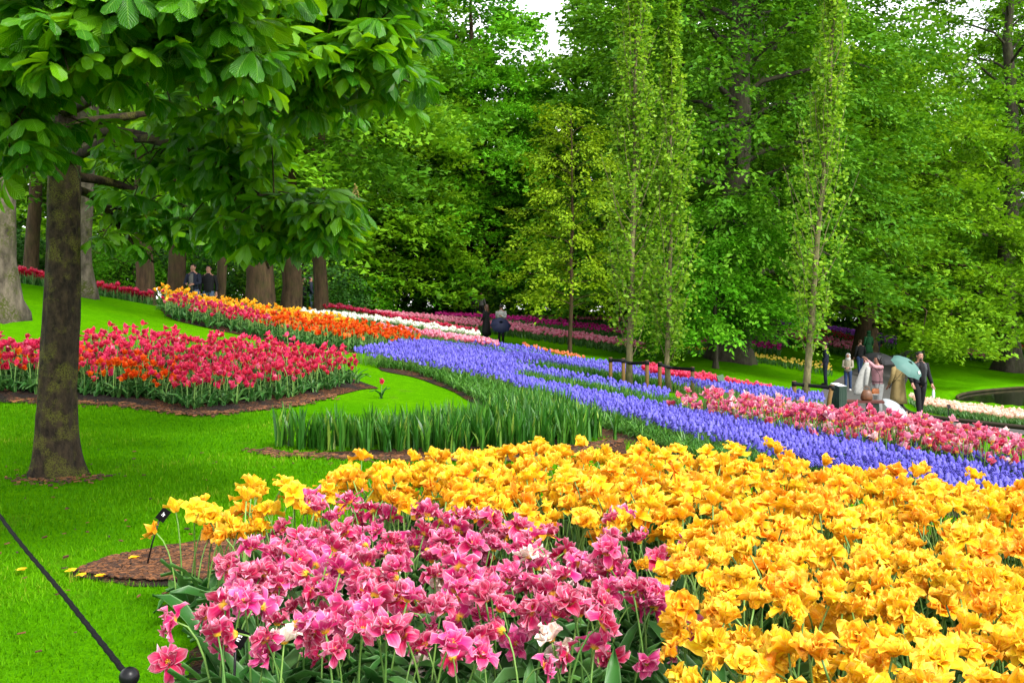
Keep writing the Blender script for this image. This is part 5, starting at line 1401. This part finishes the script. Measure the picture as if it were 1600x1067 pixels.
plant_label(362, 1100, 3.25, (368, 1010), .046, .058, 'black name plate on a stick among the front pink tulips', -.15, .36, [(-.004, .008, .006, .006), (.004, .009, .004, .005), (-.005, -.002, .004, .005), (.002, -.001, .007, .003), (-.001, -.008, .010, .003)])
kp = at(202, 1057, 2.8); g0 = Vector((kp.x, kp.y, tz(kp.x, kp.y)))
post = link('rope_post', None, None, g0); tag(post, 'black iron rope post with round knob at the bottom left', 'post')
hk = kp.z - g0.z
build('rod', tube([(0, 0, -.1), (0, 0, hk)], .009, 8), M_BLACK, post); build('knob', ball((0, 0, hk), .028, 20, 14), M_BLACK, post)
e2 = Vector((-4.15, 7.3, tz(-4.15, 7.3))); post2 = link('rope_post', None, None, e2); tag(post2, 'second black rope post farther along the lawn beyond the left edge', 'post')
build('rod', tube([(0, 0, -.1), (0, 0, .46)], .009, 8), M_BLACK, post2); build('knob', ball((0, 0, .46), .028, 14, 10), M_BLACK, post2)
mid = at(0, 806, 5.05)
rc = curve_pts([kp + Vector((-.012, .02, -.005)), at(96, 925, 3.75), mid, e2 + Vector((0, 0, .46))], 160)
def twist(a, k, L): return 1 + .16 * np.cos(3 * a + k * 1.3)
o = build('rope', tube(rc, .0085, 12, bump=twist), solid('black_rope', (.005, .005, .006), .9, .1, .4, 60)); tag(o, 'black rope running from the knobbed post along the lawn edge', 'rope')

# ---------------------------------------------------------------- people
M_SKIN = solid('skin', (.28, .13, .085), .55, .4, .12); M_SKIN2 = solid('tanned_skin', (.36, .19, .12), .55, .4, .12)
def cloth(name, c, rough=.85, vary=.25): return solid('cloth_' + name, c, rough, .25, vary, 14, bump=.25)
C = {'black': cloth('black', (.004, .004, .005)), 'navy': cloth('navy', (.006, .009, .022)), 'jeans': cloth('jeans', (.014, .032, .085)), 'white': cloth('white', (.36, .355, .34)), 'cream': cloth('cream', (.27, .235, .175)),
     'pink': cloth('pink', (.40, .20, .22)), 'trench': cloth('trench', (.21, .155, .06)), 'green': cloth('green', (.006, .065, .02)), 'grey': cloth('grey', (.08, .08, .075)), 'mint': cloth('mint', (.32, .50, .45)), 'paleblue': cloth('pale_blue_denim', (.06, .09, .14))}
HAIR = {'dark': solid('dark_hair', (.005, .0035, .003), .5, .4, .4, 30), 'brown': solid('brown_hair', (.07, .028, .012), .5, .4, .4, 30), 'blond': solid('blond_hair', (.24, .14, .055), .5, .4, .4, 30)}

def skin_mesh(name, verts, edges, rad, root=0, sub=2):
    me = bpy.data.meshes.new(name); me.from_pydata([tuple(v) for v in verts], edges, []); me.update()
    o = bpy.data.objects.new(name, me); COL.objects.link(o)
    md = o.modifiers.new('s', 'SKIN'); md.use_smooth_shade = True
    for k, r in enumerate(rad):
        sv = me.skin_vertices[0].data[k]; sv.radius = r if isinstance(r, tuple) else (r, r); sv.use_root = (k == root)
    ss = o.modifiers.new('d', 'SUBSURF'); ss.levels = sub; ss.render_levels = sub
    dg = bpy.context.evaluated_depsgraph_get(); dg.update()
    m2 = bpy.data.meshes.new_from_object(o.evaluated_get(dg)); m2.name = name
    bpy.data.objects.remove(o); bpy.data.meshes.remove(me)
    for p in m2.polygons: p.use_smooth = True
    return m2

def loft(rings, n=16, m=0, jag=0.0, seed=0):
    """rings of (z, rx, ry, cx, cy)"""
    rs = np.random.default_rng(seed); a = np.arange(n) * 2 * PI / n; V = []
    for k, (z, rx, ry, cx, cy) in enumerate(rings):
        w = 1 + jag * np.sin(5 * a + k) + jag * rs.normal(0, .4, n)
        V.append(np.column_stack([cx + np.cos(a) * rx * w, cy + np.sin(a) * ry * w, np.full(n, z)]))
    V = np.concatenate(V); f = []
    for k in range(len(rings) - 1):
        for j in range(n):
            p, q = k * n + j, k * n + (j + 1) % n; f += [(p, q, q + n), (p, q + n, p + n)]
    e = (len(rings) - 1) * n
    for j in range(1, n - 1): f += [(0, j + 1, j), (e, e + j, e + j + 1)]
    return T(V, f, m)

def person(label, px, d, face, height, top, legs, shoe='black', hair='dark', hair_style='short', arms=None, stride=.0, coat=None, skin=None, z=None, group='visitors in the park', puffy=False, feet_py=None, open_front=None, beard=False, hood=None, head_turn=0.0, wide=1.0, leg_w=1.0):
    """standing or walking figure facing +Y before turning; arms: {side: (elbow, wrist)} offsets in body metres for 1.75 m"""
    x = (px - 800) / F * d; zz = tz(x, d) + .03
    s = height / 1.75
    root = link('person', None, None, (x, d, zz), face, s); tag(root, label, 'person', group)
    skin = skin or M_SKIN
    A = {-1: ((-.25, -.02, 1.14), (-.26, .10, .90)), 1: ((.25, -.02, 1.14), (.26, .10, .90))}
    if arms: A.update(arms)
    V = [(0, 0, .95), (0, .0, 1.10), (0, 0, 1.28), (0, -.01, 1.44), (0, 0, 1.52), (0, .02, 1.585), (0, .015, 1.66), (0, .0, 1.72)]
    Rr = [(.13, .10), (.115, .09), (.145, .10), (.075, .065), .052, (.062, .075), (.076, .092), (.055, .065)]
    E = [(k, k + 1) for k in range(7)]
    V.append((0, .105, 1.60)); Rr.append(.012); E.append((5, 8))
    J = {}
    for sd in (-1, 1):
        el, wr = np.array(A[sd][0]), np.array(A[sd][1]); b = len(V)
        dirh = (wr - el) / np.linalg.norm(wr - el); sh = np.array([sd * .175 * wide, -.01, 1.41])
        side = np.cross(dirh, (0, 1.0, 0) if abs(dirh[1]) < .8 else (1.0, 0, 0)); side /= np.linalg.norm(side)
        V += [sh, el, wr, wr + dirh * .05]; Rr += [.052, .042, .027, (.030, .020)]; E += [(3, b), (b, b + 1), (b + 1, b + 2), (b + 2, b + 3)]
        for q in range(4):
            o1 = wr + dirh * (.095) + side * (q - 1.5) * .019; o2 = o1 + dirh * (.055 + .012 * (1.5 - abs(q - 1.4))) + np.array([0, .012, -.004]); c_ = len(V)
            V += [o1, o2]; Rr += [.009, .007]; E += [(b + 3, c_), (c_, c_ + 1)]
        c_ = len(V); V += [wr + dirh * .05 + side * .045, wr + dirh * .085 + side * .055 + np.array([0, .01, 0])]; Rr += [.010, .008]; E += [(b + 2, c_), (c_, c_ + 1)]
        f_ = stride * sd; b2 = len(V)
        kn = np.array([sd * .095, f_ * .55 + .02 + max(0, -f_) * .10, .50]); an = np.array([sd * .095, f_ - .01, .085 + max(0, -f_) * .12]); toe = an + (0, .13, -.05)
        V += [(sd * .09, 0, .90), kn, an, toe]; Rr += [.085, .055, .040, (.035, .028)]; E += [(0, b2), (b2, b2 + 1), (b2 + 1, b2 + 2), (b2 + 2, b2 + 3)]
        J[sd] = (sh, el, wr, np.array((sd * .09, 0, .90)), kn, an, toe)
    me = skin_mesh('body', V, E, Rr, 0, 1); me.materials.append(skin); link('body', me, root)
    # trousers
    tr = [loft([(.86, .155, .115, 0, 0), (.93, .17, .125, 0, 0), (1.02, .155, .115, 0, 0)], 16)]
    for sd in (-1, 1):
        _, _, _, hp, kn, an, toe = J[sd]
        tr.append(tube([hp + (0, 0, .03), hp * .6 + kn * .4, kn, kn * .4 + an * .6, an + (0, 0, -.015)], np.array([.10, .088, .068, .062, .058]) * leg_w, 12))
    link('trousers', to_mesh('trousers', merge(tr), [C[legs]]), root)
    # top
    bulk = 1.12 if puffy else 1.0
    w = wide * bulk
    tp_ = [loft([(.90, .165 * w, .125 * w, 0, 0), (1.0, .165 * w, .128 * w, 0, 0), (1.12, .158 * w, .125 * w, 0, .005), (1.28, .182 * w, .132 * w, 0, .005), (1.40, .185 * w, .115 * w, 0, -.005), (1.46, .11, .09, 0, -.005), (1.50, .07, .075, 0, 0)], 20, jag=.012, seed=int(px))]
    if puffy:
        tp_ = [loft([(zq, (np.interp(zq, [.9, 1.12, 1.3, 1.42, 1.5], [.17, .17, .195, .18, .085]) + dq) * wide, (np.interp(zq, [.9, 1.12, 1.3, 1.42, 1.5], [.13, .135, .145, .12, .085]) + dq), 0, 0) for zq, dq in sum([[(zz_, -.008), (zz_ + .03, .010)] for zz_ in np.arange(.90, 1.47, .06)], []) + [(1.52, -.004)]], 20)]
    for sd in (-1, 1):
        sh, el, wr = J[sd][:3]
        tp_.append(tube([sh * .8 + np.array([0, 0, .285]), sh, sh * .4 + el * .6, el, el * .45 + wr * .55, wr * .94 + el * .06], np.array([.05, .072, .062, .056, .050, .042]) * (1.08 if puffy else 1.0), 12))
    tpo = link('jacket', to_mesh('jacket', merge(tp_), [C[top]]), root)
    if open_front:
        build('sweater', loft([(.93, .06, .02, 0, .118 * w), (1.12, .065, .022, 0, .128 * w), (1.32, .075, .022, 0, .133 * w), (1.45, .05, .02, 0, .09)], 10), C[open_front], root)
    if coat:
        z0, col = coat
        build('coat', loft([(z0, .27, .21, 0, -.01), (z0 + .2, .245, .19, 0, 0), (.95, .20, .15, 0, 0), (1.10, .180, .135, 0, 0), (1.30, .195, .142, 0, 0), (1.42, .180, .115, 0, 0), (1.50, .085, .08, 0, 0)], 22, jag=.03, seed=int(px)), C[col], root)
        build('belt', loft([(1.06, .184, .141, 0, 0), (1.10, .184, .141, 0, 0)], 22), C['trench' if col == 'trench' else 'black'], root)
    for sd in (-1, 1):
        an, toe = J[sd][5], J[sd][6]
        build('shoe', merge([ball(an + (0, .05, -.035), (.046, .125, .045), 12, 8), box(an[0], an[1] + .05, an[2] - .075, .085, .25, .02)]), C[shoe], root)
    # face and hair
    for sd in (-1, 1): build('eye', ball((sd * .030, .098, 1.645), (.011, .007, .007), 8, 6), C['black'], root)
    build('mouth', ball((0, .095, 1.555), (.022, .006, .006), 8, 5), cloth('lip', (.30, .10, .09)), root)
    for sd in (-1, 1): build('ear', ball((sd * .080, .005, 1.625), (.012, .02, .03), 8, 6), skin, root)
    if hair:
        hs = []
        rs = np.random.default_rng(int(px))
        for j in range(10):
            for i in range(16):
                pass
        capv = ball((0, -.016, 1.668), (.086, .100, .082), 18, 12)
        hs.append(capv)
        if hair_style == 'short':
            capv.v[:, 2] = np.where((capv.v[:, 1] > .03), np.maximum(capv.v[:, 2], 1.705), np.maximum(capv.v[:, 2], 1.63))
        if hair_style in ('long', 'curly'):
            capv.v[:, 2] = np.where((capv.v[:, 1] > .03), np.maximum(capv.v[:, 2], 1.69), capv.v[:, 2])
            hs.append(loft([(1.30 if hair_style == 'long' else 1.45, .085, .045, 0, -.085), (1.45, .105, .065, 0, -.075), (1.58, .105, .075, 0, -.05), (1.69, .09, .08, 0, -.025)], 14, jag=.06, seed=int(px)))
        if hair_style == 'curly':
            for _ in range(36):
                a = rs.uniform(0, 6.28); e = rs.uniform(-.5, 1.3); p = np.array([.10 * math.cos(a) * math.cos(e), -.035 + .105 * math.sin(a) * math.cos(e), 1.645 + .095 * math.sin(e)])
                if p[1] < .045 or p[2] > 1.71: hs.append(ball(p, rs.uniform(.022, .034), 7, 5))
        build('hair', merge(hs), HAIR[hair], root)
    if beard: build('beard', merge([ball((0, .058, 1.535), (.050, .044, .026), 12, 8), ball((0, .098, 1.572), (.028, .008, .006), 8, 5)]), HAIR['dark'], root)
    if hood:
        hb = ball((0, -.02, 1.655), (.112, .122, .112), 18, 12); hb.v[:, 1] = np.minimum(hb.v[:, 1], .052)
        build('hood', merge([hb, loft([(1.42, .13, .11, 0, -.01), (1.50, .12, .105, 0, -.005), (1.58, .105, .09, 0, -.03)], 16)]), C[hood], root)
    return root, s

def umbrella(label, tip, axis_, R, depth, col, shaft=.75, name='umbrella', group=None, emblem=None):
    """open umbrella: eight panels with scalloped rim; tip of the canopy and direction of the shaft (tip outward)"""
    root = link(name, None, None, Vector(tip)); tag(root, label, 'umbrella', group)
    Rm_ = frame_to(axis_)
    m, nt, out = mat_new(name + '_cloth'); thin_shader(nt, out, mixc(nt, noise(nt, 4, 2, obj_co(nt)), tuple(c * .85 for c in col), col), .6, .3, .3)
    for k in range(8):
        a0, a1 = k * PI / 4, (k + 1) * PI / 4
        def fn(U, V, a0=a0, a1=a1):
            A_ = a0 + (a1 - a0) * (U + 1) / 2; r = np.sin(V * 1.35) / math.sin(1.35) * R * (1 - .05 * (1 - U ** 2) * V); zz_ = -depth * (1 - np.cos(V * 1.35)) / (1 - math.cos(1.35)) + .03 * R * (1 - U ** 2) * V * .5
            rr_ = r * (1 - (1 - math.cos(PI / 8)) * (1 - U ** 2) * .8)
            return rr_ * np.cos(A_), rr_ * np.sin(A_), zz_
        build('panel', grid(5, 6, fn).xf(Rm_), m, root)
        rp = [(math.sin(v * 1.35) / math.sin(1.35) * R * .99 * math.cos(a0), math.sin(v * 1.35) / math.sin(1.35) * R * .99 * math.sin(a0), -depth * (1 - math.cos(v * 1.35)) / (1 - math.cos(1.35)) - .008) for v in np.linspace(.12, 1, 6)]
        build('rib', tube(rp, .004, 4).xf(Rm_), M_BLACK, root)
    if emblem is not None:
        def fe(U, V):
            A_ = emblem + U * .20; v = .52 + .16 * V; r = np.sin(v * 1.35) / math.sin(1.35) * R * .97; return r * np.cos(A_), r * np.sin(A_), -depth * (1 - np.cos(v * 1.35)) / (1 - math.cos(1.35)) + .022
        build('emblem', grid(5, 4, fe).xf(Rm_), C['white'], root)
    build('shaft', tube([(0, 0, .06), (0, 0, 0), (0, 0, -shaft)], [.003, .006, .006], 6).xf(Rm_), M_BLACK, root)
    build('handle', tube([(0, 0, -shaft), (0, 0, -shaft - .08), (.02, 0, -shaft - .12), (.05, 0, -shaft - .11)], .012, 7).xf(Rm_), M_BLACK, root)
    return root

def zfeet(py, d): return CAM_H - (py - HORIZON) / F * d

# man with the padded vest, walking towards the camera
man, s = person('bearded man in black padded vest and black trousers walking with a water bottle', 1437, 26.6, PI + .12, 1.80, 'black', 'black', 'black', 'dark', 'short', {-1: ((-.27, -.04, 1.14), (-.31, .06, .90)), 1: ((.26, -.05, 1.14), (.25, .10, .92))}, stride=.17, z=zfeet(657, 26.6), beard=True)
C['vest'] = solid('vest_shell', (.008, .008, .014), .45, .4, .3)
build('padded_vest', merge([loft([(zq, np.interp(zq, [.92, 1.12, 1.3, 1.42, 1.5], [.185, .178, .205, .185, .09]) + dq, np.interp(zq, [.92, 1.12, 1.3, 1.42, 1.5], [.143, .14, .15, .125, .09]) + dq, 0, -.006) for zq, dq in sum([[(z_, -.008), (z_ + .028, .009)] for z_ in np.arange(.93, 1.46, .055)], [])], 22)] ), C['vest'], man)
build('sweater_front', loft([(.90, .07, .03, 0, .125), (1.12, .07, .03, 0, .135), (1.32, .085, .03, 0, .14), (1.46, .06, .03, 0, .09)], 12), C['black'], man)
wr = man.matrix_basis if False else None
bx_, by_ = (1437 - 800) / F * 26.6, 26.6
bt = link('water_bottle', None, None, (bx_ + .30, by_ - .16, zfeet(657, 26.6) + .62)); tag(bt, 'clear water bottle in the hand of the man with the vest', 'bottle')
build('bottle', loft([(0, .033, .033, 0, 0), (.02, .036, .036, 0, 0), (.15, .036, .036, 0, 0), (.19, .022, .022, 0, 0), (.22, .013, .013, 0, 0)], 12), solid('bottle_plastic', (.62, .68, .72), .2, .5, .1), bt); build('cap', loft([(.22, .015, .015, 0, 0), (.24, .015, .015, 0, 0)], 10), C['white'], bt)
# person in a trench coat under the green umbrella
person('person in long beige trench coat half hidden under a green umbrella', 1404, 26.9, .35, 1.62, 'trench', 'black', 'black', 'blond', 'long', {1: ((.26, .05, 1.18), (.14, .24, 1.22)), -1: ((-.25, -.02, 1.14), (-.27, .10, .92))}, coat=(.38, 'trench'), z=zfeet(658, 26.3))
umbrella('sage green umbrella tilted over the person in the trench coat', at(1423, 566, 25.7), (.42, -.50, .75), .46, .20, (.085, .19, .165), .8, emblem=PI * 1.55)
# woman in pink holding up a jacket
wm, s = person('curly haired woman in pink cardigan and white trousers holding up a jacket', 1371, 26.4, PI / 2 + .25, 1.58, 'pink', 'white', 'white', 'dark', 'curly', {1: ((.20, .20, 1.42), (.10, .36, 1.60)), -1: ((-.20, .22, 1.42), (-.06, .38, 1.62))}, z=zfeet(661, 25.2), wide=1.1, leg_w=1.35)
build('cardigan_trim', loft([(.985, .190, .152, 0, 0), (1.005, .190, .152, 0, 0)], 18), C['black'], wm)
bp = at(1368, 611, 26.1)
bg_ = link('crossbody_bag', None, None, bp, .4); tag(bg_, 'small orange and white bag at the hip of the woman in pink', 'bag')
build('pouch', loft([(-.10, .10, .035, 0, 0), (-.07, .125, .045, 0, 0), (.03, .12, .045, 0, 0), (.07, .09, .03, 0, 0)], 14), solid('orange_leather', (.30, .08, .012), .5, .4, .2), bg_); build('flap', loft([(-.105, .09, .045, 0, -.004), (-.085, .128, .05, 0, -.004), (-.07, .130, .05, 0, -.004)], 14), C['white'], bg_)
build('strap', tube(curve_pts([(.1, 0, .05), (.02, -.14, .38), (-.05, -.02, .62)], 8), .006, 5), C['black'], bg_)
jk = at(1355, 566, 26.2); jr = link('held_jacket', None, None, jk, -.15); tag(jr, 'light grey padded jacket held up by the woman in pink', 'jacket')
build('shell', loft([(-.86, .08, .04, -.23, 0), (-.80, .125, .06, -.22, 0), (-.62, .135, .07, -.19, 0), (-.40, .12, .07, -.13, 0), (-.20, .10, .06, -.07, 0), (-.06, .07, .05, -.02, 0), (0, .04, .04, 0, 0)], 18, jag=.05, seed=3), cloth('pale_grey', (.33, .325, .30)), jr)
build('sleeve', tube(curve_pts([(.02, -.04, -.12), (-.02, -.07, -.36), (-.05, -.06, -.62)], 8), [.05, .065, .066, .064, .06, .056, .053, .05], 10), cloth('pale_grey', (.33, .325, .30)), jr)
hbp = Vector((*sp(1354, 23.9), 0)); hb_ = link('handbag', None, None, (hbp.x, hbp.y, b.z + seat_h + .03), -.2); tag(hb_, 'brown slouchy leather handbag standing on the bench', 'bag')
build('body', loft([(0, .11, .075, 0, 0), (.05, .145, .09, 0, 0), (.14, .135, .085, 0, 0), (.22, .10, .06, 0, 0), (.25, .07, .03, 0, 0)], 16, jag=.05, seed=4), solid('brown_leather', (.12, .042, .012), .5, .4, .5, 12), hb_)
build('handle', tube(curve_pts([(-.06, 0, .22), (-.05, 0, .32), (.05, 0, .32), (.06, 0, .22)], 10), .009, 6), solid('dark_leather', (.10, .04, .015), .5, .4, .3), hb_)
umbrella('white open umbrella lying on its rim behind the rose tulips', at(1408, 636, 23.8), (.55, -.35, .62), .42, .18, (.36, .39, .41), .6)
# further visitors on the path
person('visitor in cream jacket with white hood and blue jeans on the path', 1325, 39, PI - .5, 1.46, 'cream', 'jeans', 'white', None, 'short', {1: ((.22, .06, 1.12), (.10, .22, 1.10)), -1: ((-.22, .06, 1.12), (-.08, .22, 1.08))}, z=zfeet(610, 39), hood='white', stride=.06)
person('visitor in black jacket and jeans walking away on the path', 1344, 45, .2, 1.66, 'black', 'jeans', 'black', 'brown', 'short', z=zfeet(591, 45), stride=.12)
person('visitor in a long green raincoat farther up the path', 1357, 50, .3, 1.68, 'green', 'navy', 'black', None, 'short', coat=(.55, 'green'), z=zfeet(578, 50), hood='green', stride=.05)
person('dark clad visitor just right of the green raincoat', 1370, 52, -.1, 1.72, 'navy', 'navy', 'black', 'dark', 'short', z=zfeet(578, 52), stride=.1)
person('visitor in dark blue standing behind the leaning poplar stake', 1290, 39.5, 1.2, 1.70, 'navy', 'navy', 'black', 'dark', 'short', z=zfeet(600, 39.5))
umbrella('black umbrella open behind the woman in pink', at(1376, 553, 31), (.1, -.25, .95), .52, .2, (.006, .006, .007), .75)
# couple by the pale pink strip
person('visitor in long black coat with brown hair left of the blue umbrella', 760, 46.5, 1.0, 1.70, 'black', 'black', 'black', 'brown', 'long', {1: ((.24, .10, 1.14), (.20, .32, 1.10)), -1: ((-.24, 0, 1.14), (-.22, .15, .95))}, coat=(.25, 'black'))
person('visitor in white jacket holding a blue umbrella behind the back', 783, 47, -.3, 1.76, 'white', 'black', 'black', 'dark', 'short', {-1: ((-.24, .05, 1.16), (-.16, .22, 1.2)), 1: ((.24, -.06, 1.16), (.08, -.20, 1.22))}, wide=1.15)
umbrella('dark blue umbrella tipped between the couple', at(783, 503, 45.8), (.12, -.62, .60), .50, .24, (.010, .014, .055), .6)
person('distant visitor in black at the hedge, left of two', 740, 61, .3, 1.74, 'black', 'black', 'black', 'dark', 'short')
person('distant visitor in grey coat at the hedge, right of two', 752, 61, -.2, 1.66, 'grey', 'black', 'black', 'brown', 'long')
person('strolling visitor in dark blue jacket and jeans behind the golden tulips', 302, 30.5, PI - .2, 1.72, 'navy', 'paleblue', 'black', 'dark', 'short', {1: ((.25, .05, 1.14), (.12, .2, 1.12)), -1: ((-.25, .05, 1.14), (-.12, .2, 1.1))}, open_front='grey')
person('strolling visitor in black jacket beside the one in dark blue', 326, 30.8, PI + .1, 1.72, 'black', 'paleblue', 'black', 'dark', 'short')
person('visitor with long red brown hair in black, hugging a companion', 475, 46, 1.2, 1.64, 'black', 'black', 'black', 'brown', 'long', {1: ((.2, .2, 1.2), (.05, .34, 1.22))})
person('visitor in dark blue padded jacket beside the red brown haired one', 485, 46.3, -1.2, 1.74, 'navy', 'paleblue', 'black', 'dark', 'short', puffy=True)
